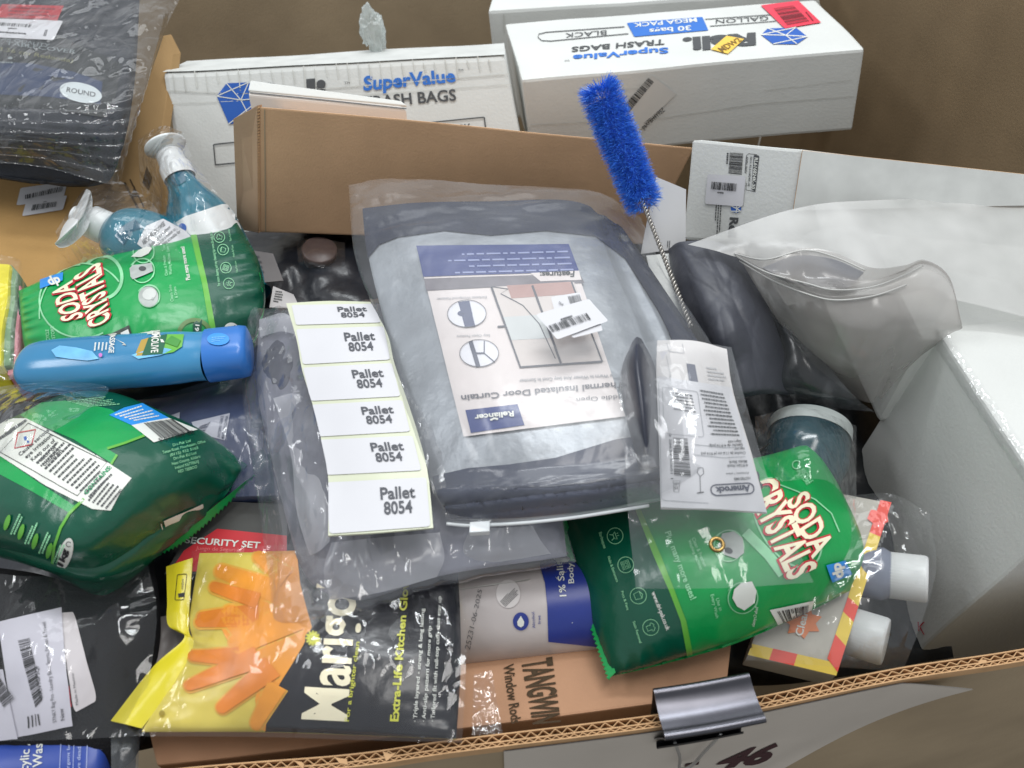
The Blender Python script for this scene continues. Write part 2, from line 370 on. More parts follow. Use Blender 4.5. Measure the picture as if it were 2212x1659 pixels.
brown_ink = mat('brown_print', (74, 60, 44), .8, .2, .25, 300)
green = mat('green_pouch', (8, 150, 74), .3, .55, .06, 20, .0008, 60)
dgreen = mat('dark_green_pouch', (4, 78, 58), .26, .55, .08, 20, .0008, 60)
lgreen = mat('light_green_print', (98, 172, 62), .3, .5, .05)
pgreen = mat('pale_green_print', (142, 208, 160), .3, .5, .25, 30)
red_ink = mat('red_ink', (196, 42, 58), .35, .5, .04)
white_ink = mat('white_print', (220, 222, 215), .35, .5, .04)
cream_ink = mat('cream_print', (238, 230, 200), .32, .5, .04)
sky_ink = mat('sky_blue_print', (44, 140, 220), .35, .5, .05)
silver_ink = mat('silver_print', (170, 176, 172), .35, .5, .18, 60)
yellow = mat('yellow_pouch', (208, 194, 40), .3, .55, .06, 30, .0006, 60)
pyellow = mat('pale_yellow_print', (208, 190, 84), .3, .5, .12, 25)
orange = mat('orange_print', (226, 148, 44), .3, .5, .16, 30)
dorange = mat('deep_orange_print', (218, 128, 38), .3, .5, .16, 30)
nblack = mat('black_pouch', (20, 21, 30), .26, .5, .1, 30, .0008, 60)
lime_ink = mat('lime_print', (206, 208, 70), .4, .4, .04)
navy = mat('navy_fabric', (28, 34, 54), .7, .3, .15, 40, .0012, 160)
navy_ink = mat('navy_print', (52, 66, 122), .45, .4, .05)
dk_film = mat('dark_polythene', (40, 43, 50), .32, .6, .2, 30, .0015, 45)
blackfab = mat('black_fabric', (17, 18, 22), .75, .3, .2, 40, .0008, 500)
steel = mat('dark_steel', (80, 80, 86), .24, .6, .06, 60, metal=.9)
steel_lt = mat('wire_steel', (205, 205, 205), .28, .6, .05, metal=.85)
wplast = mat('white_plastic', (216, 218, 218), .32, .5, .03)
teal = mat('teal_gel', (24, 104, 124), .15, .6, .3, 30)
teal_dk = mat('deep_teal_gel', (18, 84, 108), .15, .6, .2, 18)
bluegel = mat('blue_gel', (56, 128, 172), .2, .6, .12, 10)
bluecap = mat('blue_cap', (46, 112, 190), .28, .5, .05)
bristle = mat('blue_bristle', (72, 140, 236), .45, .5, .2, 200)
bristle_dk = mat('blue_bristle_core', (50, 104, 200), .6, .4, .2, 200)
greycloth = mat('grey_wadding', (112, 113, 124), .45, .5, .5, 15, .003, 34, stretch=(1.4, .5, 1))  # strong mottle stands in for light and dark among the padding's folds
frost = film('frosted_film', (214, 214, 212), .74, .3, .26, .7, .5)
frost_gr = film('grey_frosted_film', (188, 184, 180), .52, .4, .2, .7, .6)
milky = film('milky_film', (206, 210, 220), .12, .6, .11, 1.2, .9)
clear = film('clear_film', (215, 220, 226), .02, .4, .09, 1.2, 1.)
clear2 = film('clear_film_stiff', (222, 226, 232), .085, .55, .11, 1.1, 1.)
clear_s = film('crinkled_film', (215, 220, 226), .035, .6, .09, 1.7, 1.0)
smoke = film('smoky_film', (92, 96, 100), .5, .4, .22, .8, .8)
def gem(mb, S, pts, L=2):                  # faceted blue hexagon mark with white lines
    p = np.array(pts, float); put(mb, S, [p], gem_ink, L)
    c = p.mean(0) + (p[2] - p[0]) * .06; ls = []
    n = len(p); a, b, d = p[0], p[2 % n], p[4 % n]
    for s_, e_ in ((a, c), (b, c), (d, c), (p[1], c), (a, b), (p[3], c), (p[3], p[5])): ls += stroke([s_, e_], 1.9)
    put(mb, S, ls, white_ink, L + 1)
OUT = dict(layer=2)
# ================================================================== THE BIN
def strip(pts, n): return crom(np.array(pts, float), n)
wall_px = [(-120, 1712), (427, 1656), (756, 1629), (985, 1597), (1406, 1545), (1627, 1507), (1934, 1444), (2212, 1401), (2500, 1340), (3300, 1170)]
top = P(np.array([p[0] for p in wall_px]), np.array([p[1] for p in wall_px]), 0.); top = strip(top, 200)
tang = np.gradient(top, axis=0); tang[:, 2] = 0; tang /= np.linalg.norm(tang, axis=1, keepdims=True)
outw = np.stack([tang[:, 1], -tang[:, 0], np.zeros(len(tang))], 1)      # outward (towards the camera)
arc = np.concatenate([[0], np.cumsum(np.linalg.norm(np.diff(top, axis=0), axis=1))])
def edge_at(s, o, z):                       # s metres along the rim, o outward, z
    i = np.clip(np.searchsorted(arc, s) - 1, 0, len(arc) - 2); k = (s - arc[i]) / (arc[i + 1] - arc[i])
    return top[i] * (1 - k) + top[i + 1] * k + outw[i] * o + np.array([0, 0, z])
THK = .0085
bin_ = thing('cardboard_bin', 'large brown double-wall corrugated cardboard bin holding the whole heap of goods', 'bin', (0, .2, -.55))
mb = MB()
n0 = len(top)
for (o, fl, m) in ((0., False, card_dk), (-THK, True, card_dk)):
    zz = np.linspace(-.0, -.5, 14); 
    V = np.stack([np.stack([top[i] + outw[i] * (-o) + np.array([0, 0, z]) for z in zz]) for i in range(n0)]); mb.grid(V, m, True, flip=fl)
T_ = lambda o0, o1, dz: np.stack([np.stack([top[i] + outw[i] * o0 + (0, 0, dz), top[i] + outw[i] * o1 + (0, 0, dz)]) for i in range(n0)])
for o0 in (-.0002, .0048, .0079):           # three liners
    mb.grid(T_(o0, o0 + .0009, .0), card_lt, False, flip=True)
    for oo, fl in ((o0, True), (o0 + .0009, False)):
        V = np.stack([np.stack([top[i] + outw[i] * oo, top[i] + outw[i] * oo + (0, 0, -.012)]) for i in range(n0)]); mb.grid(V, card_lt, False, flip=fl)
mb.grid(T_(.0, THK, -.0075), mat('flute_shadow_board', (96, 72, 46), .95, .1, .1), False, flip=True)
for (o0, o1, pitch) in ((.0007, .0048, .0092), (.0057, .0079, .0066)):   # two fluted layers
    s = np.arange(0, arc[-1], pitch / 10); mid = (o0 + o1) / 2; am = (o1 - o0) / 2
    tri = lambda x: (2 / math.pi) * np.arcsin(np.sin(x) * .97)
    ph = tri(s * 2 * math.pi / pitch + .5 * np.sin(s * 60)); V = []
    for si, pi_ in zip(s, ph):
        j = .0004 * noise.noise(Vector((si * 300, o0 * 100, 0))); pi_ = pi_ * (1 - .5 * max(0, noise.noise(Vector((si * 14, o0 * 900, 4)))))
        V.append([edge_at(si, mid + am * pi_ - .00035, -.0004 + j), edge_at(si, mid + am * pi_ + .00035, -.0004 + j), ])
    mb.grid(np.array(V), card_lt, False, flip=True)
    V2 = [[a[0], a[0] + (0, 0, -.008)] for a in V]; mb.grid(np.array(V2), card_lt, False)
    V2 = [[a[1], a[1] + (0, 0, -.008)] for a in V]; mb.grid(np.array(V2), card_lt, False, flip=True)
r = random.Random(3)
for k in range(10):                         # torn bits of liner on the rim
    s0 = r.uniform(.1, arc[-1] - .3); q = [edge_at(s0 + r.uniform(-.006, .006), r.uniform(.001, .008), .0006) for _ in range(5)]
    c = np.mean(q, 0); q = sorted(q, key=lambda p: math.atan2(p[1] - c[1], p[0] - c[0])); mb.add(q, [list(range(5))], card_lt)
mb.build('front_wall', bin_)
mb = MB()   # back and right walls, bottom
def wallp(x0, y0, x1, y1, th, z0, z1, name, m):
    d = np.array([x1 - x0, y1 - y0]); d /= np.linalg.norm(d); nrm = np.array([-d[1], d[0]]) * th
    fr = [(x0, y0, z0), (x1, y1, z0), (x1, y1, z1), (x0, y0, z1)]; bk = [(a[0] + nrm[0], a[1] + nrm[1], a[2]) for a in fr]
    b = MB(); hexa(b, fr, bk, m, .001, denter(.006, 4, 2), 14); return b.build(name, bin_)
wallp(-1.25, .78, .505, .93, .012, -.55, .03, 'back_wall', card_dk)
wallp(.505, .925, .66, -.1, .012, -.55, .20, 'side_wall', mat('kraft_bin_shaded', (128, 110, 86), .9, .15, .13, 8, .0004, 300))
b = MB(); hexa(b, [(-1.3, -.30, -.555), (.62, -.16, -.555), (.62, -.16, -.545), (-1.3, -.30, -.545)], [(-1.3, 1, -.555), (.8, 1, -.555), (.8, 1, -.545), (-1.3, 1, -.545)], card_dk, 0); b.build('base', bin_)
b = MB(); b.add([(-8, -8, -.56), (8, -8, -.56), (8, 8, -.56), (-8, 8, -.56)], [[0, 1, 2, 3]], mat('concrete', (118, 114, 108), .85, .3, .12, 3), False); fl_ = b.build('floor'); fl_['kind'] = 'structure'

# sign on the outside of the front wall
def near_s(px, py):
    t = P(px, py, 0.); return arc[np.argmin(((top[:, :2] - t[:2])**2).sum(1))]
sA, sB = near_s(1090, 1580), near_s(2075, 1415)
V = []
for i in range(50):
    row = []; a = i / 49
    for j in range(26):
        b_ = j / 25; s = sA + (sB - sA) * a - .10 * b_ * a**3
        o = THK + .0015 + .003 * math.sin(a * 9 + 2 * b_)**2 * b_ + .012 * max(0, a - .86) / .14 * (1 - b_)**3
        row.append(edge_at(s, o, -.008 - .012 * math.sin(a * 3.1) * 0 - .20 * b_ + .003 * a))
    V.append(row)
SG = Surf(np.array(V)); mb = MB(); mb.surf(SG, mat('sign_paper', (196, 188, 178), .75, .3, .05, 12))
V2 = SG.V - SG.N * .0006; mb.grid(V2, paper)
sign_ink = mat('sign_ink', (64, 36, 40), .7, .3, .05)
text(mb, SG, '46', [(1538, 1660), (1664, 1644), (1682, 1606), (1566, 1626)], sign_ink, 2, .045, .25)
put(mb, SG, [[(1478, 1655), (1508, 1650), (1510, 1644), (1480, 1649)]], sign_ink, 2)
so = mb.build('paper_sign'); tag(so, 'white paper sign with large dark numerals 46 on the outside of the bin', 'sign')

# binder clip over the rim
clip = thing('binder_clip', 'large dark steel binder clip gripping the corrugated rim of the bin', 'clip', tuple(P(1525, 1545, -.02)))
s0, s1 = near_s(1407, 1540), near_s(1618, 1507)
prof = [(-.0095, -.030), (-.0105, -.024)] + [(-.011 - .0045 * math.sin(k), .012 + .004 * (1 - math.cos(k))) for k in np.linspace(-.6, 1.2, 5)]
prof = [(-.0035, -.022), (-.0065, -.012), (-.0105, .004), (-.0140, .0155), (-.0148, .0185), (-.0135, .0205), (-.0105, .0205), (-.0070, .0188), (-.0010, .0176), (.0065, .0176), (.0130, .0190), (.0170, .0208), (.0200, .0206), (.0212, .0182), (.0200, .0152), (.0168, .0040), (.0125, -.012), (.0098, -.0215)]
prof = [(o, z if z < 0 else z * .8) for o, z in prof]; prof = crom(np.array(prof), 70)
def clipgrid(off, pr, sa, sb, n=14):
    d = np.gradient(pr, axis=0); nn = np.stack([d[:, 1], -d[:, 0]], 1); nn /= np.linalg.norm(nn, axis=1, keepdims=True); q = pr + nn * off
    return np.array([[edge_at(s, o + .001, z) for o, z in q] for s in np.linspace(sa, sb, n)])
mb = MB(); A_ = clipgrid(0, prof, s0, s1); B_ = clipgrid(.0008, prof, s0, s1)
mb.grid(A_, steel); mb.grid(B_, steel, flip=True)
for k in (0, -1): mb.grid(np.stack([A_[k], B_[k]], 1), steel, flip=k == 0)
for k in (0, -1): mb.grid(np.stack([A_[:, k], B_[:, k]], 1), steel, flip=k != 0)
mb.build('spring_body', clip)
blk = mat('black_lacquer', (24, 24, 28), .3, .6, .05)
for nm, oo, zt, zb, a_, b_ in (('jaw', .0112, -.014, -.029, .03, .93), ):
    mb = MB(); pr = crom(np.array([(.0138, -.012), (.0118, -.020), (.0108, -.026), (.0128, -.030), (.0142, -.0275), (.0138, -.0245)]), 30); L_ = s1 - s0
    g = clipgrid(0.0004, pr, s0 + L_ * a_, s0 + L_ * b_); mb.grid(g, blk); mb.grid(g - np.array([0, .0006, 0]), blk, flip=True); mb.build(nm, clip)
for kk, (sa, sb, za) in enumerate(((.14, .78, -.095), )):
    L_ = s1 - s0; mb = MB()
    pts = [edge_at(s0 + L_ * (.22), .0135, -.028), edge_at(s0 + L_ * .25, .015, -.036), edge_at(s0 + L_ * .33, .017, -.060), edge_at(s0 + L_ * .37, .018, -.083), edge_at(s0 + L_ * .44, .018, -.091), edge_at(s0 + L_ * .52, .018, -.083), edge_at(s0 + L_ * .57, .017, -.060), edge_at(s0 + L_ * .66, .015, -.034), edge_at(s0 + L_ * .70, .0135, -.026)]
    tube(mb, crom(np.array(pts), 50), .0013, steel_lt); mb.build('wire_handle', clip)
    mb = MB(); pts = [edge_at(s0 + L_ * a, o, z) for a, o, z in ((.25, -.006, -.022), (.30, -.006, -.05), (.40, -.006, -.08), (.5, -.006, -.086), (.6, -.006, -.08), (.68, -.006, -.05), (.72, -.006, -.022))]
    tube(mb, crom(np.array(pts), 40), .0013, steel_lt); mb.build('wire_handle', clip)

# ================================================================== UNDERNEATH: dark polybags that fill the gaps
def filler(name, label, rows, m, seed, gr=None):
    S = csurf(rows, 70, 70, .02, .3, .016, 14, seed, .012, 30, edge=False); mb = MB(); mb.surf(S, m, .03)
    o = mb.build(name); tag(o, label, 'plastic bag', gr); return S, o
filler('dark_polybag', 'crumpled dark grey polybag under the pump bottles at the left', [[(-250, 600, -.10), (200, 520, -.10), (620, 500, -.10)], [(-250, 1000, -.09), (200, 1000, -.08), (620, 900, -.08)], [(-250, 1700, -.11), (200, 1640, -.11), (560, 1560, -.12)]], dk_film, 1.)
filler('dark_polybag', 'crumpled dark grey polybag in the gap below the long brown box', [[(480, 480, -.06), (800, 490, -.06), (1500, 520, -.06)], [(500, 640, -.055), (800, 640, -.055), (1500, 640, -.06)], [(500, 1250, -.09), (900, 1250, -.09), (1500, 1250, -.1)]], dk_film, 2.)
filler('dark_polybag', 'crumpled dark polybag deep beneath the grey frosted bag', [[(1380, 520, -.03), (1700, 520, -.04), (2000, 560, -.04)], [(1400, 800, -.07), (1700, 800, -.09), (1950, 800, -.1)], [(1300, 1440, -.14), (1650, 1480, -.16), (2060, 1420, -.16)]], mat('black_polythene', (22, 25, 28), .35, .5, .2, 30, .0015, 45), 3.)
# ================================================================== BOXES AT THE BACK
def plane_pts(o, n, pts):
    o = np.array(o, float); n = np.array(n, float); out = []
    for (px, py) in pts: d = ray(px, py); out.append(CAM + d * (((o - CAM) @ n) / (d @ n)))
    return out
# A: white box standing on edge behind the long brown box
g = thing('trash_bag_box', 'scuffed white trash bag box standing on edge behind the long brown carton', 'box', tuple(PY(740, 300, .45)))
fn = denter(.0022, 9, 1.)
fr = plane_pts(PY(720, 140, .42), (.03, -.82, .57), [(412, 560), (1135, 345), (1091, 119), (352, 158)])
bv = np.array([-.002, .085, -.030]); bk = [p + bv for p in fr]
mb = MB(); hexa(mb, fr, bk, wcard, .006, fn)
S = qsurf(fr, 16, fn)
K = 4
st = []; r = random.Random(5)
for k in range(30):
    x = 372 + k * 23.5; y = 150 - (x - 352) * .052; st += stroke([(x + 2, y + r.uniform(6, 16)), (x + 7, y + r.uniform(30, 58))], r.uniform(1.2, 2.6))
put(mb, S, st, wdirt, K)
put(mb, S, stroke([(362, 196), (520, 203), (725, 190), (1100, 160)], 2.) + stroke([(372, 224), (720, 210), (1105, 182)], 1.2) , wdirt, K)
text(mb, S, 'SuperValue', [(785, 195.5), (985, 176), (981, 150), (786, 166)], blue_ink, K, .03)
text(mb, S, 'TM', [(990, 155), (1001, 154), (1000.5, 149), (989.5, 150)], grey_ink, K)
text(mb, S, 'TRASH BAGS', [(786, 232), (986, 217), (984, 193), (783, 210)], grey_ink, K, .02)
text(mb, S, 'Reli.', [(560, 250), (728, 236), (726, 170), (556, 186)], grey_ink, K, .05)
text(mb, S, 'TM', [(744, 182), (756, 181), (755.5, 176), (743.5, 177)], grey_ink, K)
gem(mb, S, [(469, 208), (490, 180), (538, 178), (566, 212), (545, 262), (495, 268)], K)
put(mb, S, stroke(rrect([(466, 356), (1052, 300), (1046, 253), (462, 312)], .03, 5, .5), 2.6, True), grey_ink, K)
text(mb, S, 'BLACK', [(950, 296), (1020, 289), (1017, 267), (948, 274)], grey_ink, K, .01)
mb.build('carton', g)
mb = MB(); fr2 = [np.array(p) for p in fr]; e = fr2[3] * 1; 
tp = [fr[3], fr[2], bk[2], bk[3]]; S2 = qsurf(tp, 14, fn); mb.grid(S2.V + S2.N * .0008, wtape); mb.build('top_tape', g)

# B: white box lying flat, printed on top
g = thing('trash_bag_box', 'white trash bag box lying flat with red and yellow stickers on its printed top', 'box', (.22, .52, -.015))
c = np.array([.2227, .52, .0351]); X_ = np.array([.995, .09, .03]); Y_ = np.array([-.09, .99, -.12]); Z_ = np.array([-.04, .12, .99]); dx, dy, dz = .214, .0926, .0496
top4 = plane_pts(c + Z_ * dz, Z_, [(1125, 172), (1868, 105), (1763, -2), (1092, 51)])
bot = plane_pts(top4[0], np.cross(top4[1] - top4[0], Z_ * 1.), [(1172, 330), (1838, 292)])
dv = (bot[1] - top4[1]); dv2 = (bot[0] - top4[0]); dn = (dv + dv2) / 2; L_ = .108; dv = dv / np.linalg.norm(dv) * L_
lo = [p + dv for p in top4]
fn = denter(.0018, 9, 4.)
mb = MB(); hexa(mb, [lo[0], lo[1], top4[1], top4[0]], [lo[3], lo[2], top4[2], top4[3]], wcard, .004, fn)
S = qsurf([top4[0], top4[1], top4[2], top4[3]], 16, fn); K = 3
text(mb, S, 'SuperValue', [(1443, 104), (1238, 121), (1237, 132), (1444, 115.5)], blue_ink, K, .03)
text(mb, S, 'TRASH BAGS', [(1436, 86), (1235, 103), (1234, 113.5), (1435, 97)], grey_ink, K, .02)
text(mb, S, 'TM', [(1231, 130), (1220, 131), (1220, 134), (1231, 133)], grey_ink, K)
text(mb, S, 'Reli.', [(1632, 73), (1474, 85), (1476, 112), (1633, 97)], grey_ink, K, .05)
gem(mb, S, [(1644, 77), (1658, 63), (1719, 61), (1744, 81), (1721, 97), (1670, 97)], K)
put(mb, S, [rrect([(1354, 51), (1517, 38), (1530, 67), (1370, 81)], .06, 4, .4)], blue_ink, K)
text(mb, S, '30 bags', [(1492, 57), (1402, 65), (1403, 74), (1493, 67)], white_ink, K + 1, .02)
text(mb, S, 'MEGA PACK', [(1504, 40.5), (1368, 52.5), (1369, 60.5), (1506, 49)], white_ink, K + 1, .02)
text(mb, S, 'GALLON', [(1659, 36), (1546, 44), (1546, 52.5), (1660, 45)], grey_ink, K)
text(mb, S, 'BLACK', [(1310, 66.5), (1221, 73.5), (1220, 83), (1310, 76)], grey_ink, K)
put(mb, S, stroke([(1349, 59), (1180, 71), (1164, 75), (1162, 82), (1170, 89), (1190, 90), (1357, 74)], 1.6) + stroke([(1523, 43), (1665, 33)], 1.4) + stroke([(1533, 58), (1676, 47)], 1.4), grey_ink, K)
SF = qsurf([lo[0], lo[1], top4[1], top4[0]], 16, fn)
put(mb, SF, stroke([(1145, 270), (1430, 254), (1640, 223), (1845, 207)], 1.6), wdirt, 3)
put(mb, SF, stroke([(1240, 200), (1300, 196), (1380, 190)], 1.) + stroke([(1650, 195), (1840, 172)], 1.), wdirt, 3)
mb.build('carton', g)
mb = MB(); put(mb, S, [[(1643, 14), (1724, 4), (1773, 51), (1695, 64)]], red_st, 5); barcode(mb, S, [(1700, 58), (1668, 20), (1712, 14), (1748, 49)], mat('dark_red_print', (120, 30, 42), .5), 24, 8, 7)
scrib(mb, S, [(1752, 50), (1722, 12), (1728, 11), (1758, 48)], 1, mat('dark_red_print', (120, 30, 42), .5), 3, 7); mb.build('red_sticker', g)
mb = MB(); put(mb, S, [[(1535, 109), (1569, 80), (1607, 87), (1572, 119)]], yel_st, 5); text(mb, S, 'MDW2', [(1561, 117), (1602, 91), (1592, 85), (1549, 108)], mat('brown_ink', (120, 92, 40), .6), 7, .01); mb.build('yellow_sticker', g)
mb = MB(); put(mb, SF, [[(1340, 244), (1408, 162), (1460, 202), (1378, 284)]], mat('clear_sticker_film', (208, 208, 204), .25, .6, .02), 4)
barcode(mb, SF, [(1342, 232), (1400, 166), (1412, 175), (1356, 244)], ink, 34, 4, 6); text(mb, SF, 'paXPBH4Y95Z', [(1390, 278), (1436, 238), (1430, 230), (1383, 270)], ink, 6)
scrib(mb, SF, [(1338, 226), (1372, 190), (1369, 187), (1335, 223)], 1, grey_ink, 4, 6); mb.build('clear_sticker', g)

# C: another white box at the very back
g = MB(); fr = plane_pts(PY(1400, 20, .68), (.08, -.99, .1), [(1075, 260), (1800, 200), (1765, -20), (1054, 22)]); bk = [p + np.array([.01, .09, 0]) for p in fr]
fn = denter(.002, 9, 7.); hexa(g, fr, bk, wcard, .005, fn); S = qsurf(fr, 14, fn); put(g, S, stroke([(1088, 30), (1090, 70)], 3), wdirt, 3)
tag(g.build('white_carton'), 'plain white carton at the back edge half hidden by the printed box', 'box')
# tissue
def crumple(c, rx, ry, rz, m, seed, name, label, cat, amp=.45):
    bm = bmesh.new(); bmesh.ops.create_icosphere(bm, subdivisions=5, radius=1); V = []
    for v in bm.verts:
        p = v.co.copy(); k = 1 + amp * noise.ridged_multi_fractal(p * 1.3 + Vector((seed, 0, 0)), 1, 2, 3, 1, 2) - amp; k += .5 * noise.noise(p * 1.2 + Vector((0, seed, 0)))
        V.append((c[0] + p.x * rx * k, c[1] + p.y * ry * k, c[2] + p.z * rz * k))
    bm.verts.index_update(); mb = MB(); mb.add(V, [[v.index for v in f.verts] for f in bm.faces], m, True); bm.free(); o = mb.build(name); tag(o, label, cat); return o
crumple(PY(806, 66, .50), .014, .012, .026, film('wisp_film', (206, 214, 212), .55, .5, .2, 1., 1.2), 4., 'plastic_scrap', 'crumpled wisp of pale plastic tucked behind the scuffed white box', 'plastic scrap')

# thin white box between A and D
g = thing('flat_white_box', 'thin white lidded box lying on the long brown carton', 'box', tuple(PY(700, 220, .31)))
tq = plane_pts(PY(700, 215, .31), (.04, -.35, .93), [(548, 246), (880, 262), (879, 233), (590, 203)])
tq = plane_pts(PY(700, 215, .31), (.03, -.45, .9), [(536, 205), (879, 238), (866, 228), (541, 184)])
mb = MB(); dn = np.array([0, -.012, -.045]); lo = [p + dn for p in tq]
hexa(mb, [lo[0], lo[1], tq[1], tq[0]], [lo[3], lo[2], tq[2], tq[3]], mat('warm_white_card', (210, 204, 198), .6, .35, .03, 12), .002)
S = qsurf([lo[0], lo[1], tq[1], tq[0]], 6); S3 = qsurf(tq, 6); put(mb, S3, stroke([(540, 201), (700, 217), (878, 236)], 2.4), grey_ink, 3)
mb.build('tray', g); mb = MB(); l2 = [p + np.array([0, .0, .0035]) for p in tq]; hexa(mb, [tq[0] + (0, .004, .001), tq[1] + (0, .004, .001), l2[1] + (0, .004, 0), l2[0] + (0, .004, 0)], [tq[3] + (0, .004, .001), tq[2] + (0, .004, .001), l2[2] + (0, .004, 0), l2[3] + (0, .004, 0)], wcard, .001); mb.build('lid', g)

# D: long brown carton
g = thing('brown_carton', 'long plain brown carton lying across the back of the bin with a flared end flap', 'box', tuple(PY(950, 500, .25)))
p0 = P(560, 502, -.002); p1 = PY(1392, 527, .25); p3 = PY(559, 228, .245); pl = np.cross(p1 - p0, p3 - p0); fr = plane_pts(p0, pl, [(560, 502), (1394, 527), (1500, 320), (559, 228)])
bv = np.array([.0, .060, -.040]); bk = [p + bv for p in fr]; fn = denter(.0015, 8, 3.)
mb = MB(); hexa(mb, fr, bk, card, .002, fn); S = qsurf(fr, 16, fn)
put(mb, S, stroke([(572, 235), (574, 500)], 2.5), card_dk, 2); mb.build('carton', g)
fq = [fr[0], fr[3], P(503, 257, fr[3][2] - .012), P(512, 495, fr[0][2] - .004)]
mb = MB(); th = np.array([.003, .003, 0]); hexa(mb, [fq[3], fq[0] - (.001, .001, 0), fq[1] - (.001, .001, -.001), fq[2]], [p + th for p in (fq[3], fq[0], fq[1], fq[2])], mat('kraft_flap', (190, 160, 132), .85, .2, .07, 20, .0003, 400), .0008)
for k in range(46):                        # flutes at the raw vertical edge
    a = fr[0] + (fr[3] - fr[0]) * (k + .5) / 46; tube(mb, [a + (-.0012, -.0014, -.001), a + (.0006, -.0016, .0), a + (.001, -.0012, .001)], .0007, card_lt, 5)
mb.build('end_flap', g)

# E: white box at the right
g = thing('trash_bag_box', 'white trash bag box at the right with barcode labels on its end', 'box', tuple(PD(1800, 450, .85)))
cT = PD(1728, 322, .76); cB = PD(1711, 470, .785); lT = PD(1496, 302, .83); lB = PD(1474, 520, .865); ev = cB - cT
lB = lT + (lB - lT); rT = PD(2320, 392, .74); rB = rT + ev * 1.1
fr = [lB, cB + ev * .45, cT, lT]; ex = rT - cT; bk = [p + ex for p in fr]
fn = denter(.0015, 9, 9.); mb = MB(); hexa(mb, fr, bk, wcard, .003, fn)
mb.build('carton', g)
mb = MB(); S = qsurf(fr, 16, fn); K = 2
SE = S; barcode(mb, S, [(1678, 870 - 541), (1676, 918 - 541), (1647, 915 - 541), (1650, 868 - 541)][::1] and [(1577, 329), (1574, 375), (1603, 378), (1606, 331)], ink, 30, 3, K)
scrib(mb, S, [(1571, 330), (1568, 376), (1572, 376), (1575, 330)], 1, grey_ink, 3, K, .9)
put(mb, S, [rrect([(1624, 408), (1632, 414), (1641, 336), (1629, 334)], .25, 3, .1)], grey_ink, K); text(mb, S, 'RL616824K-30', [(1631, 340), (1624.5, 407), (1631, 408.5), (1638.5, 341)], white_ink, K + 1, .02)
put(mb, S, stroke([(1632, 414), (1612, 410), (1613, 395)], 1.2) + stroke([(1636, 334), (1618, 332), (1613, 336), (1610, 372)], 1.2), grey_ink, K)
text(mb, S, 'SKU: RL616824K-30', [(1621, 338), (1616, 402), (1620, 402.5), (1625.5, 338.5)], grey_ink, K, .01); text(mb, S, 'ASIN: B07Y', [(1613, 338), (1609, 375), (1613, 375.5), (1617.5, 338.5)], grey_ink, K, .01)
text(mb, S, 'Reli', [(1578, 469), (1574, 512), (1591, 513), (1595, 470)], grey_ink, K, .04); gem(mb, S, [(1579, 444), (1592, 440), (1602, 445), (1601, 456), (1591, 460), (1580, 456)], K)
scrib(mb, S, [(1545, 440), (1541, 508), (1556, 510), (1560, 442)], 3, grey_ink, 3, K); mb.build('end_print', g)
mb = MB(); put(mb, S, [rrect([(1524, 440), (1606, 446), (1612, 380), (1530, 376)], .06, 3)], label_m, 5, off=.0014); barcode(mb, S, [(1538, 408), (1592, 413), (1594, 396), (1540, 392)], ink, 26, 9, 7); scrib(mb, S, [(1552, 417), (1575, 419), (1575, 415), (1552, 413)], 1, grey_ink, 2, 7, .8); mb.build('barcode_label', g)
SL = qsurf([cB, rB, rT, cT], 14, fn)
mb = MB(); q = SL.px([(1712, 455), (1745, 452), (2300, 440), (2300, 385), (1732, 324)], .004)
mb.add(q, [[0, 1, 2, 3, 4]], wtape, False); q2 = SL.px([(1712, 455), (1745, 452), (2300, 440), (2300, 385), (1732, 324)], .0012); mb.add(q2, [[0, 1, 2, 3, 4]], wtape, False)
for i in range(5): mb.add([q[i], q[(i + 1) % 5], q2[(i + 1) % 5], q2[i]], [[0, 1, 2, 3]], card_lt, False)
mb.build('side_flap', g)
ST = qsurf([cT, rT, rT + (lT - cT), lT], 14, fn); mb = MB()
put(mb, ST, [[(1880, 322), (2010, 326), (2060, 335), (1930, 332)]], blue_ink, 2); put(mb, ST, [[(1950, 316), (2075, 328), (2120, 343), (2010, 333)]], red_st, 3); mb.build('top_print', g)

# P: white carton below E and G: white carton at the right edge
g = MB(); q = [P(1995, 735, .085), P(2340, 735, .085), P(2340, 440, .10), P(1850, 448, .10)]
q = [np.array(k) for k in q]; lo = [k - np.array([0, 0, .12]) for k in q]; hexa(g, [lo[0], lo[1], q[1], q[0]], [lo[3], lo[2], q[2], q[3]], wcard, .006, denter(.003, 6, 12)); 
tag(g.build('white_carton'), 'smooth bright white carton face beneath the frosted bag at the right edge', 'box')
g = thing('white_box', 'tall white box in the right corner with a sharp corner edge and grey shaded side', 'box', tuple(P(2150, 1200, -.2)))
A0 = P(2022, 711, .09); B0 = P(2300, 1125, .085); n_ = np.array([B0[1] - A0[1], -(B0[0] - A0[0]), 0]); n_ /= np.linalg.norm(n_); bkv = -n_ * .3
if bkv[0] < 0: bkv = -bkv
dz = np.array([-.012, 0.0, -.30]); fr = [A0 + dz, B0 + dz, B0, A0]; bk = [p + bkv for p in fr]; fn = denter(.003, 6, 14)
mb = MB(); hexa(mb, fr, bk, wcard, .003, fn); S = qsurf(fr, 14, fn); r = random.Random(2)
text(mb, S, 'K', [(1985, 1362), (2000, 1372), (2002, 1343), (1984, 1343)], red_ink, 3); mb.build('carton', g)
ST = qsurf([A0, B0, B0 + bkv, A0 + bkv], 14, fn); mb = MB(); V = [A0 + (B0 - A0) * k / 120 + n_ * (.0012 + .0012 * rid(k * .21, 3.)) + np.array([0, 0, .001]) for k in range(121)]
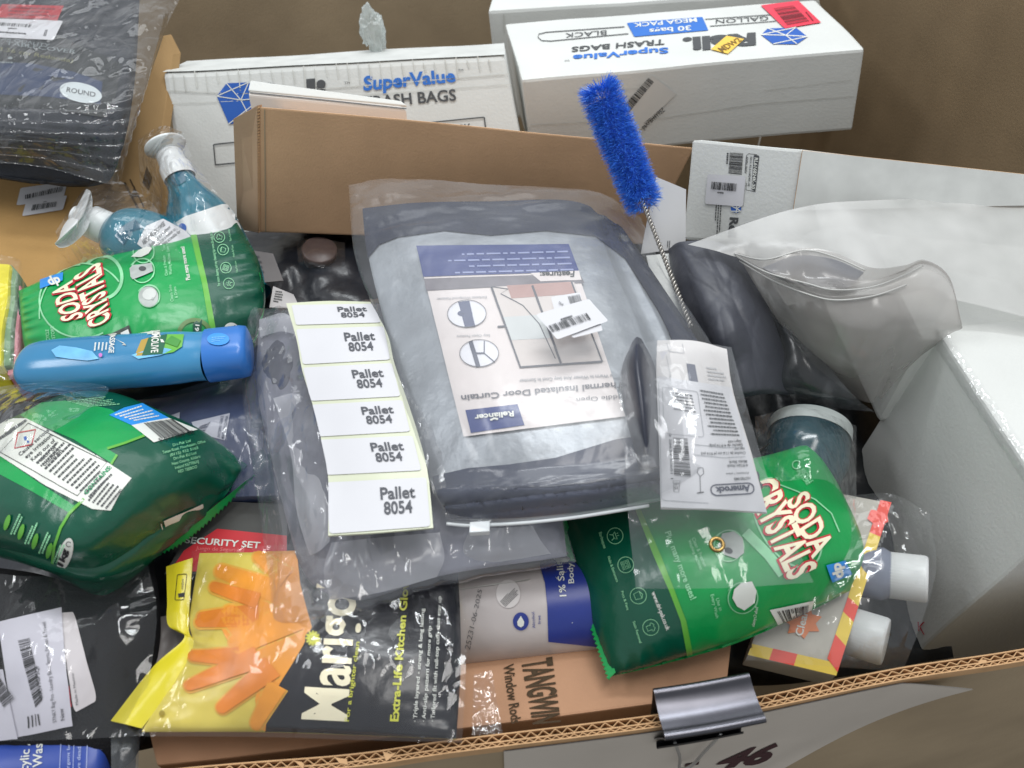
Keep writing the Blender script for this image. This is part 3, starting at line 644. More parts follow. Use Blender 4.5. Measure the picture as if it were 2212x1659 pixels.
V2 = [A0 + (B0 - A0) * k / 120 + bkv * .02 + np.array([0, 0, .0022 + .0006 * rid(k * .3, 1)]) for k in range(121)]; V0 = [v + np.array([0, 0, -.012]) + n_ * .0004 for v in V]; mb.grid(np.array([[a, b, c_] for a, b, c_ in zip(V0, V, V2)]), clear_s, True); mb.build('edge_tape', g)
# ================================================================== LEFT SIDE
# ochre carton under the table cover, with two barcode stickers
g = thing('kraft_carton', 'ochre brown carton with two barcode stickers beneath the wrapped table cover', 'box', tuple(P(80, 520, -.1)))
q = [P(-260, 720, -.015), P(330, 690, -.02), P(352, 380, .0), P(-260, 350, .0)]; q = [np.array(k) for k in q]; lo = [k - np.array([0, 0, .12]) for k in q]; fn = denter(.003, 6, 21)
mb = MB(); hexa(mb, [lo[0], lo[1], q[1], q[0]], [lo[3], lo[2], q[2], q[3]], card_old, .003, fn); S = qsurf(q, 16, fn); mb.build('carton', g)
for nm, qq, bq in (('barcode_sticker', [(36, 445), (137, 430), (147, 393), (45, 407)], [(56, 433), (136, 416), (140, 404), (56, 424)]), ('barcode_sticker', [(49, 469), (137, 455), (146, 424), (58, 437)], [(69, 458), (123, 449), (125, 438), (73, 445)])):
    mb = MB(); put(mb, S, [rrect(qq, .06, 3)], label_m, 4, off=.0015 if qq[0][0] > 40 else .0008); barcode(mb, S, bq, grey_ink, 22, 5, 6); scrib(mb, S, [(95, 441), (108, 439), (108, 436), (95, 438)], 1, grey_ink, 2, 6); mb.build(nm, g)
# upright kraft sheet
g = MB(); q = [P(225, 452, .0), P(322, 520, .0), P(372, 118, .10), P(352, 76, .115)]; q = [np.array(k) for k in q]; th = np.array([.006, .012, -.004]); fn = denter(.004, 7, 22)
hexa(g, q, [p + th for p in q], mat('kraft_sheet', (150, 122, 84), .85, .2, .1, 12), .001, fn); S = qsurf(q, 10, fn)
put(g, S, [[(309, 395), (318, 360), (330, 384), (322, 412)], [(283, 428), (298, 424), (292, 402)]], brown_ink, 3); put(g, S, stroke([(270, 395), (300, 452)], 5) + stroke([(282, 388), (312, 448)], 3), brown_ink, 3)
tag(g.build('kraft_sheet'), 'brown kraft board leaning between the wrapped table cover and the white box', 'cardboard')

# wrapped table cover (folded dark fabric)
g = thing('wrapped_table_cover', 'folded dark round table cover in crinkled clear wrap at the top left', 'table cover', tuple(P(120, 300, .0)))
rows = [[(-200, -60, .11), (100, -60, .12), (305, -40, .12)], [(-200, 120, .105), (80, 130, .12), (285, 150, .112)], [(-200, 260, .09), (70, 265, .11), (258, 285, .095)], [(-200, 345, .06), (60, 352, .07), (232, 392, .055)]]
S = csurf(rows, 60, 70, .012, .4, .002, 30, 3., .004, 40); a, b = S.V.shape[:2]
for i in range(a):
    for j in range(b):
        v = j / (b - 1)
        if v > .62: S.V[i, j, 2] += .0045 * abs(math.sin((v - .62) * 42 + .5 * math.sin(i * .12))) * min(1, (v - .62) * 10)
S = Surf(S.V); mb = MB(); mb.surf(S, mat('black_blue_fabric', (34, 38, 46), .7, .35, .2, 40, .0006, 300), .07); mb.build('folded_fabric', g)
mb = MB(); put(mb, S, [[(-150, 40), (0, 44), (135, 82), (214, 118), (262, 140), (250, 208), (222, 255), (110, 236), (-150, 225)]], mat('insert_black', (28, 32, 34), .5, .4, .1), 4, 14)
put(mb, S, [[(-150, 130), (70, 140), (160, 158), (222, 180), (216, 228), (110, 212), (-150, 200)]], mat('insert_navy', (36, 52, 84), .5, .4, .15, 14), 5, 14)
lav = mat('dull_lavender_print', (128, 136, 138), .6, .3, .05)
text(mb, S, 'TABLECOVER', [(14, 100), (164, 120), (166, 112), (16, 93)], lav, 6, .01); text(mb, S, 'PREMIUM QUALITY', [(-50, 82), (108, 105), (110, 99), (-48, 76)], lav, 6)
text(mb, S, '(213.36 cm Redonda)', [(-30, 108), (158, 139), (160, 131), (-28, 100)], mat('dull_gold_print', (120, 120, 84), .6, .3, .05), 6)
put(mb, S, [ell(24, 129, 5, 3)], lav, 6); scrib(mb, S, [(-20, 141), (75, 145), (75, 139), (-20, 134)], 1, lav, 3, 6)
put(mb, S, [ell(175, 204, 46, 21, 12)], mat('oval_grey', (196, 204, 206), .5, .4, .03), 7); text(mb, S, 'ROUND', [(144, 203), (206, 214), (208, 204), (146, 193)], grey_ink, 8, .01); mb.build('paper_insert', g)
mb = MB(); put(mb, S, [[(-10, 43), (126, 50), (140, 18), (8, 14)]], mat('dull_red_sticker', (168, 40, 48), .5, .4, .04), 9, 14)
dr = mat('dark_red_print', (120, 30, 42), .5)
for k in range(4): scrib(mb, S, [(20, 24 + k * 7.5), (124, 28 + k * 7.5), (125, 23 + k * 7.5), (22, 19 + k * 7.5)], 1, dr, k, 10, .7, 1)
mb.build('red_sticker', g)
mb = MB(); put(mb, S, [rrect([(-40, 84), (118, 92), (139, 50), (-40, 44)], .05, 3)], label_m, 9, 14); barcode(mb, S, [(-10, 60), (70, 65), (73, 58), (-6, 53)], ink, 24, 6, 10); scrib(mb, S, [(-5, 76), (62, 81), (63, 77), (-5, 72)], 1, ink, 6, 10, .8, 1); barcode(mb, S, [(96, 84), (102, 84), (106, 70), (101, 70)], ink, 6, 6, 10)
scrib(mb, S, [(20, 68), (40, 69), (40, 66), (20, 65)], 1, grey_ink, 6, 10, .8, 1); mb.build('barcode_label', g)
rows = [[(-220, -60, .125), (100, -60, .137), (330, -50, .135), (392, -10, .12)], [(-220, 120, .12), (90, 130, .14), (305, 130, .13), (350, 80, .118)], [(-220, 265, .105), (80, 275, .128), (278, 265, .115), (298, 245, .10)], [(-220, 355, .073), (60, 364, .085), (232, 400, .072), (258, 400, .058)]]
S = csurf(rows, 110, 130, .0, .4, .006, 20, 5., .003, 40, edge=False); a, b = S.V.shape[:2]
for i in range(a):
    for j in range(b):
        v = j / (b - 1)
        if v > .5: S.V[i, j, 2] += .0045 * abs(math.sin((v - .5) * 46 + .6 * math.sin(i * .07))) * min(1, (v - .5) * 8) * min(1, (1 - i / a) * 4)
mb = MB(); mb.surf(Surf(S.V), clear_s); mb.build('clear_wrap', g)

# pump bottles
g = thing('pump_bottle', 'teal pump bottle standing upright behind with splashed gel round its neck', 'bottle', tuple(P(430, 500, -.03)))
tp = P(380, 366, .062); bt = P(450, 520, .018); dr_ = (bt - tp); dr_ /= np.linalg.norm(dr_)
mb = MB(); S = lathe(tp + dr_ * .008, tp + dr_ * .17, [(0, .0145), (.07, .0165), (.16, .022), (.30, .033), (.45, .0385), (.7, .0405), (1, .040)], 48, m=50); mb.grid(S.V, teal, flip=False)
put(mb, S, [[(368, 378), (385, 366), (398, 372), (402, 392), (386, 402), (372, 396)], [(338, 402), (352, 396), (360, 410), (350, 420)]], teal_dk, 2); mb.build('bottle_body', g)
mb = MB(); put(mb, S, [[(372, 486), (400, 468), (440, 455), (478, 442), (520, 440), (520, 520), (440, 530), (385, 520), (380, 495)]], wplast, 2); put(mb, S, [ell(395, 493, 9, 10)], gem_ink, 3); mb.build('front_label', g)
mb = MB(); Sc = lathe(tp - dr_ * .022, tp + dr_ * .012, [(0, .0005), (0.001, .013), (.06, .0145), (.5, .0155), (.55, .0175), (1, .0175)], 40, m=40, cubic=False); mb.grid(Sc.V, wplast); mb.build('collar', g)
mb = MB(); S2 = lathe(tp - dr_ * .034, tp - dr_ * .012, [(0, .0005), (0.0, .012), (.06, .0225), (.18, .0232), (.25, .019), (.5, .012), (.55, .0085), (1, .0085)], 40, m=60, cubic=False); mb.grid(S2.V, mat('frosted_plastic', (216, 220, 220), .3, .5, .04))
mb.build('pump_head', g)
rows = [[(298, 300, .06), (350, 272, .085), (395, 285, .105)], [(300, 350, .07), (365, 345, .125), (420, 350, .10)], [(305, 420, .04), (405, 420, .10), (470, 420, .09)], [(322, 490, .02), (420, 500, .075), (500, 490, .06)]]
S = csurf(rows, 70, 70, .0, .4, .009, 30, 8., .004, 40, edge=False); mb = MB(); mb.surf(S, clear_s); mb.build('clear_bag', g)

g = thing('pump_bottle', 'teal pump bottle lying on its side with white lever head and paper label', 'bottle', tuple(P(300, 520, -.02)))
a0 = P(178, 470, .052); a1 = P(400, 570, .012); d = (a1 - a0) / np.linalg.norm(a1 - a0)
mb = MB(); S = lathe(a0 + d * .022, a0 + d * .15, [(0, .0135), (.04, .016), (.12, .028), (.25, .0355), (.45, .039), (1, .040)], 48, m=50); mb.grid(S.V, teal); put(mb, S, [[(248, 510), (262, 490), (292, 474), (310, 492), (286, 500), (268, 530)]], teal_dk, 2); mb.build('bottle_body', g)
mb = MB(); put(mb, S, [[(297, 527), (316, 489), (352, 474), (400, 500), (440, 540), (380, 560), (320, 545)]], label_m, 3)
text(mb, S, 'ABOUT BE BODYWISE', [(312, 530), (357, 488), (353, 480), (306, 522)], grey_ink, 4, .01)
for k, t_ in enumerate(('Bodywise is a wellness', 'brand on a mission to', 'being accessible for')): text(mb, S, t_, [(327 + 13 * k, 534 - k), (368 + 11 * k, 494 + 5 * k), (365 + 11 * k, 488 + 5 * k), (322 + 13 * k, 528 - k)], grey_ink, 4)
mb.build('front_label', g)
mb = MB(); Sc = lathe(a0 - d * .004, a0 + d * .031, [(0, .0003), (0, .013), (.05, .0145), (.36, .0145), (.40, .018), (.95, .0185), (1, .017)], 48, m=60, cubic=False); mb.grid(Sc.V, wplast)
V = Sc.V; mb.build('collar', g)
mb = MB(); h = csurf([[(126, 520, .05), (136, 490, .053), (160, 455, .058), (187, 408, .052)], [(118, 526, .05), (144, 500, .064), (176, 464, .070), (196, 414, .056)], [(124, 528, .048), (150, 508, .058), (180, 474, .066), (196, 430, .054)]], 30, 14, .006, .5); mb.surf(h, wplast, .014)
t0 = a0 - d * .012; S3 = lathe(t0 + d * .002, t0 + d * .014, [(0, .0003), (0, .009), (1, .009)], 24, m=12, cubic=False); mb.grid(S3.V, wplast); mb.build('pump_lever', g)
rows = [[(120, 500, .05), (190, 402, .068), (262, 392, .05)], [(128, 530, .05), (200, 470, .088), (330, 440, .08)], [(122, 560, .02), (230, 540, .075), (360, 500, .085)], [(130, 590, .0), (260, 580, .05), (400, 560, .07)]]
S = csurf(rows, 60, 60, .0, .4, .006, 30, 11., .003, 40, edge=False); mb = MB(); mb.surf(S, clear_s); mb.build('clear_bag', g)

# sponge pack at the far left
g = thing('sponge_pack', 'stack of yellow, green and pink sponge cloths in clear wrap at the left edge', 'sponge pack', tuple(P(0, 680, -.02)))
for nm, px0, col, zt in (('yellow_sponge', [(-120, 800), (2, 790), (22, 568), (-120, 560)], (222, 210, 60), .035), ('green_sponge', [(2, 792), (24, 788), (36, 585), (22, 568)], (120, 150, 120), .030), ('pink_sponge', [(18, 812), (38, 800), (48, 630), (36, 600)], (206, 140, 150), .024)):
    q = [np.array(P(x, y, zt)) for x, y in px0]; lo = [p - np.array([0, 0, .04]) for p in q]; mb = MB(); hexa(mb, [lo[0], lo[1], q[1], q[0]], [lo[3], lo[2], q[2], q[3]], mat(nm + '_foam', col, .9, .2, .1, 60, .0008, 200), .003, denter(.002, 20, 4)); mb.build(nm, g)
S = csurf([[(-120, 540, .04), (30, 556, .042), (52, 590, .03)], [(-120, 700, .045), (30, 690, .042), (56, 700, .03)], [(-120, 830, .04), (24, 820, .035), (50, 815, .02)]], 40, 40, 0, .4, .004, 40, 3., edge=False); mb = MB(); mb.surf(S, clear); mb.build('clear_wrap', g)

# washing crystal bags -------------------------------------------------
def soda_word(mb, S, t, q, L):
    text(mb, S, t, q, red_ink, L, .03, 0, None, .04); text(mb, S, t, q, cream_ink, L + 2, .012, 0, None, .012)
def icon(mb, S, cx, cy, r_, L, kind, rot):
    put(mb, S, stroke(ell(cx, cy, r_, r_, 0, 26), 1.3, True), pgreen, L); c, s_ = math.cos(rot), math.sin(rot)
    tr = lambda pts: [(cx + (x * c - y * s_) * r_, cy + (x * s_ + y * c) * r_) for x, y in pts]
    if kind == 'hob':
        put(mb, S, stroke(tr([(-.5, -.5), (.5, -.5), (.5, .5), (-.5, .5)]), 1.1, True), pgreen, L)
        for x in (-.22, .22):
            for y in (-.22, .22): put(mb, S, stroke(ell(*tr([(x, y)])[0], r_ * .15, r_ * .15, 0, 10), .9, True), pgreen, L)
    elif kind == 'bbq': put(mb, S, stroke(tr([(-.5, -.1), (.5, -.1), (.25, .22), (-.25, .22)]), 1.2, True) + stroke(tr([(-.2, .22), (-.4, .6)]), 1.2) + stroke(tr([(.2, .22), (.4, .6)]), 1.2) + stroke(tr([(-.2, -.25), (-.2, -.5)]), 1) + stroke(tr([(.1, -.25), (.1, -.5)]), 1), pgreen, L)
    elif kind == 'pan': put(mb, S, stroke(tr([(-.5, -.3), (.45, -.3), (.35, .45), (-.4, .45)]), 1.2, True) + stroke(tr([(-.45, -.3), (0, -.55), (.45, -.3)]), 1.2), pgreen, L)
    else: put(mb, S, stroke(tr([(-.2, -.5), (-.55, -.2), (-.4, 0), (-.3, -.08), (-.3, .5), (.3, .5), (.3, -.08), (.4, 0), (.55, -.2), (.2, -.5), (0, -.35)]), 1.2, True), pgreen, L)
def photo_disc(mb, S, cx, cy, r_, L, blob, blobm, rot=0):
    put(mb, S, stroke(ell(cx, cy, r_ * 1.12, r_ * 1.2, 20, 30), 2.2, True), pgreen, L); put(mb, S, stroke(ell(cx - 2, cy + 2, r_ * 1.25, r_ * 1.2, -30, 24, -120, 60), 1.5), pgreen, L); put(mb, S, [blob], blobm, L + 1)
# top left bag
g = thing('washing_crystals_bag', 'green cleaning crystals bag lying front up above the blue shampoo bottle', 'bag', tuple(P(300, 640, -.03)))
rows = [[(40, 628, .03), (178, 568, .035), (330, 527, .04), (508, 476, .035)], [(45, 690, .035), (190, 640, .045), (345, 600, .05), (556, 560, .04)], [(52, 750, .03), (205, 720, .04), (360, 690, .045), (572, 650, .032)], [(66, 830, .01), (215, 810, .02), (370, 800, .02), (545, 760, .01)]]
S = csurf(rows, 110, 90, .024, .35, .0026, 22, 2., .0055, 30, .0028, 9, .06, crease=True); mb = MB(); mb.surf(S, green, .035, .5)
recolor(mb, S, [(424, 503), (508, 474), (530, 506), (560, 560), (576, 650), (548, 765), (500, 790), (465, 800), (468, 725), (462, 690), (448, 612), (436, 560)], dgreen); put(mb, S, [[(424, 503), (508, 474), (530, 506), (560, 560), (576, 650), (548, 765), (500, 790), (465, 800), (468, 725), (462, 690), (448, 612), (436, 560)]], dgreen, 1, 7)
put(mb, S, [[(412, 507), (424, 503), (436, 560), (448, 612), (462, 690), (468, 725), (466, 800), (452, 800), (455, 725), (450, 695), (436, 612), (424, 562)]], lgreen, 2, 7)
L = 2
put(mb, S, stroke(ell(178, 650, 92, 80, 0, 60, 60, 330), 3.5), pgreen, L); put(mb, S, stroke(ell(222, 600, 42, 46, 0, 36, -140, 100), 7), pgreen, L); put(mb, S, stroke(ell(160, 660, 70, 90, 25, 30, 140, 250), 3), pgreen, L)
soda_word(mb, S, 'SODA', [(181, 688), (158, 609), (115, 626), (139, 697)], 4); soda_word(mb, S, 'CRYSTALS', [(240, 694), (216, 569), (163, 600), (198, 712)], 4)
put(mb, S, [[(88, 606), (138, 590), (137, 608), (88, 626)]], sky_ink, 4); text(mb, S, 'dp', [(110, 619), (134, 611), (126, 595), (100, 603)], white_ink, 5, .04)
photo_disc(mb, S, 323, 641, 20, 3, ell(322, 643, 21, 22, -10), silver_ink); put(mb, S, [ell(324, 638, 15, 12, -20)], mat('pale_silver_print', (196, 200, 196), .35, .5, .1, 60), 5); put(mb, S, [ell(331, 648, 2.5, 2.5)], silver_ink, 6)
photo_disc(mb, S, 309, 586, 22, 3, [(281, 582), (288, 575), (310, 573), (328, 570), (332, 588), (312, 597), (288, 606), (283, 600)], silver_ink); put(mb, S, [ell(309, 583, 8, 5)], grey_ink, 5)
photo_disc(mb, S, 311, 546, 20, 3, [(284, 557), (300, 543), (318, 535), (330, 538), (322, 550), (306, 558)], white_ink)
for t_, q in (('Cleans Sinks', [(375, 652), (370, 616), (364, 617), (369, 653)]), ('& Drains', [(384, 644), (380, 620), (374, 621), (378, 645)]), ('Clean & Freshen', [(363, 596), (357, 553), (351, 554), (357, 597)]), ('Washing Machines', [(372, 594), (367, 548), (361, 549), (366, 595)]), ('Use in', [(358, 540), (355, 525), (350, 526), (353, 541)]), ('Every Wash', [(367, 544), (362, 518), (357, 519), (361, 545)])):
    text(mb, S, t_, q, pgreen, L, .01)
text(mb, S, 'Plus many more uses!', [(411, 605), (398, 533), (390, 535), (402, 607)], white_ink, L, .02)
text(mb, S, 'For more cleaning and top cleaning tips www.dri-pak.co.uk', [(476, 618), (458, 500), (452, 502), (470, 620)], pgreen, L + 1, .01)
for (cx, cy, k) in ((474, 514, 'tee'), (482, 541, 'pan'), (488, 580, 'hob'), (494, 614, 'bbq')): icon(mb, S, cx, cy, 11.5, 3, k, -1.3)
for k, t_ in enumerate(('Stain Removal', 'Pots & Pans', 'Hobs & Extractors')): text(mb, S, t_, [(500 + 7 * k, 522 + 34 * k), (496 + 7 * k, 497 + 34 * k), (492 + 7 * k, 498 + 34 * k), (496 + 7 * k, 523 + 34 * k)], pgreen, 3)
put(mb, S, [ell(499, 711, 16, 14)], white_ink, 3); text(mb, S, '1kg', [(500, 724), (512, 706), (503, 700), (491, 717)], ink, 4, .05)
put(mb, S, stroke(ell(420, 724, 34, 32, 0, 30, 170, 350), 9), mat('badge_olive', (92, 128, 70), .4), 3); put(mb, S, [[(416, 710), (416, 700), (424, 694), (430, 698), (436, 690), (434, 722), (418, 722)]], dgreen, 4); text(mb, S, '61', [(428, 716), (430, 703), (422, 702), (420, 715)], white_ink, 5, .03)
text(mb, S, 'RECYCLE', [(110, 745), (106, 712), (99, 713), (103, 746)], pgreen, L, .02); text(mb, S, 'IN STORE', [(122, 742), (117, 706), (110, 707), (115, 743)], pgreen, L, .02)
put(mb, S, [[(240, 722), (280, 703), (286, 724), (262, 734)]], mat('print_black', (40, 56, 48), .4), 3); put(mb, S, [[(262, 720), (278, 712), (281, 722), (268, 728)]], white_ink, 4)
mb.build('pouch', g)
fin = csurf([[(52, 688, .028), (54, 655, .03), (48, 640, .028)], [(26, 668, .02), (36, 650, .024), (47, 632, .026)]], 12, 8); mb = MB(); mb.surf(fin, dgreen, .0); mb.build('seal_fin', g)

# dark navy pack with label
g = thing('navy_polybag_pack', 'flat navy pack with white barcode label between the crystal bag and labelled bag', 'bag', tuple(P(420, 950, -.02)))
rows = [[(250, 870, .0), (400, 850, .008), (560, 800, .012)], [(300, 960, .0), (430, 930, .014), (575, 920, .014)], [(380, 1100, -.02), (480, 1090, -.01), (610, 1080, -.01)]]
S = csurf(rows, 40, 40, .008, .4, .0015, 30, 4., .003, 40); mb = MB(); mb.surf(S, mat('navy_pack', (38, 48, 72), .35, .5, .2, 20, .0008, 60), .02); mb.build('contents', g)
mb = MB(); put(mb, S, [[(415, 913), (497, 894), (486, 952), (424, 935)]], label_m, 3); put(mb, S, [[(360, 902), (390, 892), (388, 912), (372, 916)]], label_m, 3); barcode(mb, S, [(440, 940), (458, 912), (434, 922), (424, 935)], ink, 16, 5, 5)
text(mb, S, 'MADE IN CHINA', [(484, 950), (494, 900), (488, 901), (478, 947)], grey_ink, 5, .01); text(mb, S, 'PATTERN: VENICE', [(475, 946), (484, 900), (478, 901), (470, 944)], grey_ink, 5, .01); mb.build('barcode_label', g)
S2 = csurf([[(262, 872, .012), (400, 838, .02), (556, 790, .03)], [(300, 950, .015), (430, 930, .03), (580, 915, .03)], [(380, 1090, .0), (480, 1075, .01), (610, 1070, .01)]], 60, 60, .0, .4, .004, 24, 2., .002, 40, edge=False); mb = MB(); mb.surf(S2, film('navy_tint_film', (120, 130, 165), .22, .5, .14, .9, .9)); mb.build('clear_bag', g)

# shampoo bottle
g = thing('shampoo_bottle', 'translucent blue shampoo bottle with darker blue cap lying on its side', 'bottle', tuple(P(290, 780, .0)))
a0 = P(45, 795, .052); a1 = P(452, 768, .060); a2 = P(541, 757, .060)
d01 = a1 - a0
mb = MB(); S = lathe(a0, a1, [(0, .001), (.004, .012), (.02, .019), (.07, .0245), (.2, .0268), (.5, .0270), (.8, .0262), (.93, .0244), (1, .0246)], 64, 1., .72, (0, 0, 1), 70, True, 2.3); mb.grid(S.V, bluegel); mb.build('bottle_body', g)
mb = MB(); K = 3
pale = mat('pale_blue_print', (110, 180, 226), .3, .5, .2, 60)
put(mb, S, [[(112, 758), (130, 748), (165, 752), (200, 760), (214, 776), (190, 780), (150, 776), (122, 772)]], pale, K); put(mb, S, [[(285, 768), (310, 760), (350, 752), (372, 756), (350, 768), (300, 776)]], pale, K)
put(mb, S, [[(292, 770), (318, 769), (334, 728), (306, 736)]], mat('ochre_print', (176, 146, 60), .4), K); put(mb, S, [[(308, 769), (352, 766), (362, 724), (322, 732)]], mat('logo_green', (14, 92, 62), .4), K + 1)
text(mb, S, 'PALMOLIVE', [(330, 706), (328, 764), (343, 763), (346, 704)], white_ink, K + 2, .02)
put(mb, S, [[(352, 766), (375, 762), (394, 750), (398, 724), (362, 724)]], lgreen, K); put(mb, S, [[(356, 742), (384, 752), (392, 738), (372, 728)]], mat('leaf_green', (60, 140, 50), .4), K + 2)
text(mb, S, 'MASSAGE', [(240, 716), (236, 764), (247, 764), (251, 716)], white_ink, K + 1, .02)
for k in range(4): scrib(mb, S, [(206 + 8 * k, 742), (204 + 8 * k, 760), (208 + 8 * k, 760), (210 + 8 * k, 742)], 1, white_ink, k, K + 1, .8, 1)
put(mb, S, [ell(219, 769, 4, 4)], mat('pink_dot', (196, 110, 190), .4), K + 2); mb.build('print', g)
mb = MB(); S = lathe(a1 - (a2 - a1) * .03, a2, [(0, .0252), (.06, .0254), (.8, .0250), (.94, .0238), (.99, .019), (1, .0005)], 64, 1., .80, (0, 0, 1), 60, False, 2.4); mb.grid(S.V, bluecap); put(mb, S, [ell(472, 734, 24, 13)], sky_ink, 3); scrib(mb, S, [(458, 742), (488, 738), (488, 728), (458, 730)], 3, pale, 2, 4); mb.build('cap', g)

# bottom left crystals bag, back side up
g = thing('washing_crystals_bag', 'green cleaning crystals bag lying back side up with white hazard panel and barcode', 'bag', tuple(P(250, 1050, -.02)))
rows = [[(20, 905, .045), (140, 850, .05), (236, 846, .05), (340, 884, .045), (440, 932, .035), (534, 1004, .018)], [(-60, 960, .06), (60, 955, .078), (200, 940, .085), (320, 958, .078), (424, 1000, .058), (484, 1062, .018)],
 [(-120, 1040, .06), (10, 1070, .08), (140, 1080, .09), (260, 1080, .084), (350, 1090, .060), (420, 1118, .018)], [(-150, 1110, .05), (-40, 1140, .06), (80, 1180, .068), (180, 1195, .066), (270, 1185, .048), (352, 1172, .014)],
 [(-170, 1180, .02), (-60, 1186, .02), (50, 1204, .012), (130, 1244, .012), (212, 1280, .006), (292, 1224, .008)]]
S = csurf(rows, 120, 120, .010, .35, .0032, 20, 6., .0075, 26, .0030, 8, .07, crease=True); mb = MB(); mb.surf(S, dgreen, .04)
put(mb, S, [[(44, 897), (90, 870), (140, 866), (185, 872), (240, 885), (284, 915), (312, 942), (270, 960), (232, 970), (253, 983), (242, 1002), (160, 950), (58, 906)]], green, 1, 8)
put(mb, S, [[(-60, 950), (0, 985), (80, 1040), (160, 1092), (178, 1080), (150, 1108), (70, 1062), (0, 1025), (-60, 990)]], green, 1, 8)
put(mb, S, stroke([(232, 970), (270, 958), (312, 942)], 5) + stroke([(253, 983), (240, 1004)], 5), lgreen, 2); put(mb, S, stroke([(182, 1078), (150, 1110), (132, 1140), (118, 1180), (112, 1232)], 6), lgreen, 2)
WL = [(0, 964), (239, 1100), (284, 1032), (58, 904)]
put(mb, S, [[(-90, 968), (-20, 985), (0, 985), (100, 1050), (200, 1100), (239, 1103), (262, 1060), (284, 1034), (210, 985), (58, 905), (30, 905), (-60, 930)]], white_ink, 2, 8)
put(mb, S, stroke([(62, 916), (232, 1000), (168, 1072), (2, 978)], 1.6, True), ink, 3)
put(mb, S, stroke([(33, 970), (40, 937), (78, 930), (70, 962)], 3, True), red_ink, 3); put(mb, S, [[(52, 946), (58, 944), (60, 952), (54, 954)], ell(62, 956, 2.5, 2.5)], gem_ink, 3)
for k, t_ in enumerate(('Causes serious', 'eye irritation', 'Keep out of', 'reach of', 'children')):
    x, y = 46 + 13 * k, 987 + 5.5 * k; l = (62, 56, 50, 40, 38)[k]; text(mb, S, t_, [(x, y), (x + l, y - l * .88), (x + l - 6, y - l * .88 - 5), (x - 6, y - 5)], grey_ink, 3, .015)
for k in range(13):
    x, y = 82 + 9.4 * k, 1004 + 6 * k; l = 66 + 8 * math.sin(k); scrib(mb, S, [(x, y), (x + l * .8, y - l * .8), (x + l * .8 - 4, y - l * .8 - 3.5), (x - 4, y - 3.5)], 1, grey_ink, k + 3, 3, .85, 1)
text(mb, S, 'CONTAINS:', [(188, 1070), (242, 1012), (236, 1006), (181, 1064)], mat('teal_print', (20, 140, 90), .4), 3, .03)
for k in range(5):
    x, y = 194 + 9 * k, 1084 + 4 * k; l = 58 - 2 * k; scrib(mb, S, [(x, y), (x + l * .72, y - l * .88), (x + l * .72 - 4, y - l * .88 - 3), (x - 4, y - 3)], 1, grey_ink, k + 3, 3, .85, 1)
for k in range(4): scrib(mb, S, [(-10 + 12 * k, 960 - 9 * k), (30 + 12 * k, 935 - 9 * k), (26 + 12 * k, 930 - 9 * k), (-14 + 12 * k, 955 - 9 * k)], 1, grey_ink, k, 3, .8, 1)
put(mb, S, [[(236, 898), (268, 882), (307, 872), (364, 904), (320, 912), (284, 920)]], sky_ink, 2)
for k in range(5): scrib(mb, S, [(250 + 10 * k, 900 + 3 * k), (308 + 11 * k, 880 + 5 * k), (306 + 11 * k, 877 + 5 * k), (247 + 10 * k, 897 + 3 * k)], 1, white_ink, k, 3, .8, 1)
put(mb, S, [[(284, 920), (320, 912), (364, 904), (427, 929), (380, 942), (332, 957)]], white_ink, 2)
barcode(mb, S, [(349, 950), (412, 934), (372, 907), (310, 916)], ink, 30, 7, 3); text(mb, S, '5 011289 00', [(346, 956), (420, 938), (415, 931), (340, 950)], ink, 3)
for k, t_ in enumerate(('Dri-Pak Ltd', 'Tenax Road, Manchester, Office', '(0115) 932 5165', 'Dri-Pak EU Ltd', 'Naas County, Kildare', 'Ireland K67TE6XJ', 'RED TEEBOO')): 
    l = (38, 92, 60, 48, 60, 50, 40)[k]; x, y = 390 - l * .45 + 2 * k, 962 + 9.2 * k - (0) + l * .12; text(mb, S, t_, [(x, y), (x + l, y - l * .27), (x + l - 1, y - l * .27 - 5.5), (x - 1, y - 5.5)], pgreen, 3)
for k in range(10): scrib(mb, S, [(148 + 8 * k, 870 + 2.2 * k), (230 + 7 * k, 860 + 3 * k), (230 + 7 * k, 857.5 + 3 * k), (148 + 8 * k, 867.5 + 2.2 * k)], 1, pgreen, k, 2, .6, 1) if k < 6 else None
for k in range(4):
    x, y = 12 + 30 * k, 1128 + 20 * k; put(mb, S, [ell(x + 6, y, 17, 5.5, -72)], lgreen, 3); 
    for j in range(2): scrib(mb, S, [(x + 16 + 7 * j, y + 26), (x + 36 + 7 * j, y - 18), (x + 32 + 7 * j, y - 20), (x + 12 + 7 * j, y + 24)], 1, pgreen, k + j, 3, .8, 1)
put(mb, S, [ell(142, 1196, 36, 14, -72)], white_ink, 3); text(mb, S, '1kg', [(137, 1222), (148, 1186), (138, 1180), (126, 1216)], ink, 4, .05); put(mb, S, stroke(ell(150, 1174, 5, 5, 0, 14, 40, 330), 1.3), ink, 4)
put(mb, S, [[(352, 1124), (436, 1088), (441, 1106), (360, 1152)]], white_ink, 3); put(mb, S, stroke([(346, 1130), (354, 1162)], 2), white_ink, 3)
mb.build('pouch', g)
fin = csurf([[(284, 1206, .012), (370, 1168, .016), (450, 1104, .018), (530, 1040, .018)], [(296, 1212, .006), (384, 1176, .008), (464, 1112, .01), (552, 1024, .014)]], 60, 8)
a, b = fin.V.shape[:2]
for i in range(a): fin.V[i, -1] += (0, .0012 * (-1)**i, .0008 * (-1)**i)
mb = MB(); mb.surf(Surf(fin.V), green, .0); mb.build('seal_fin', g)
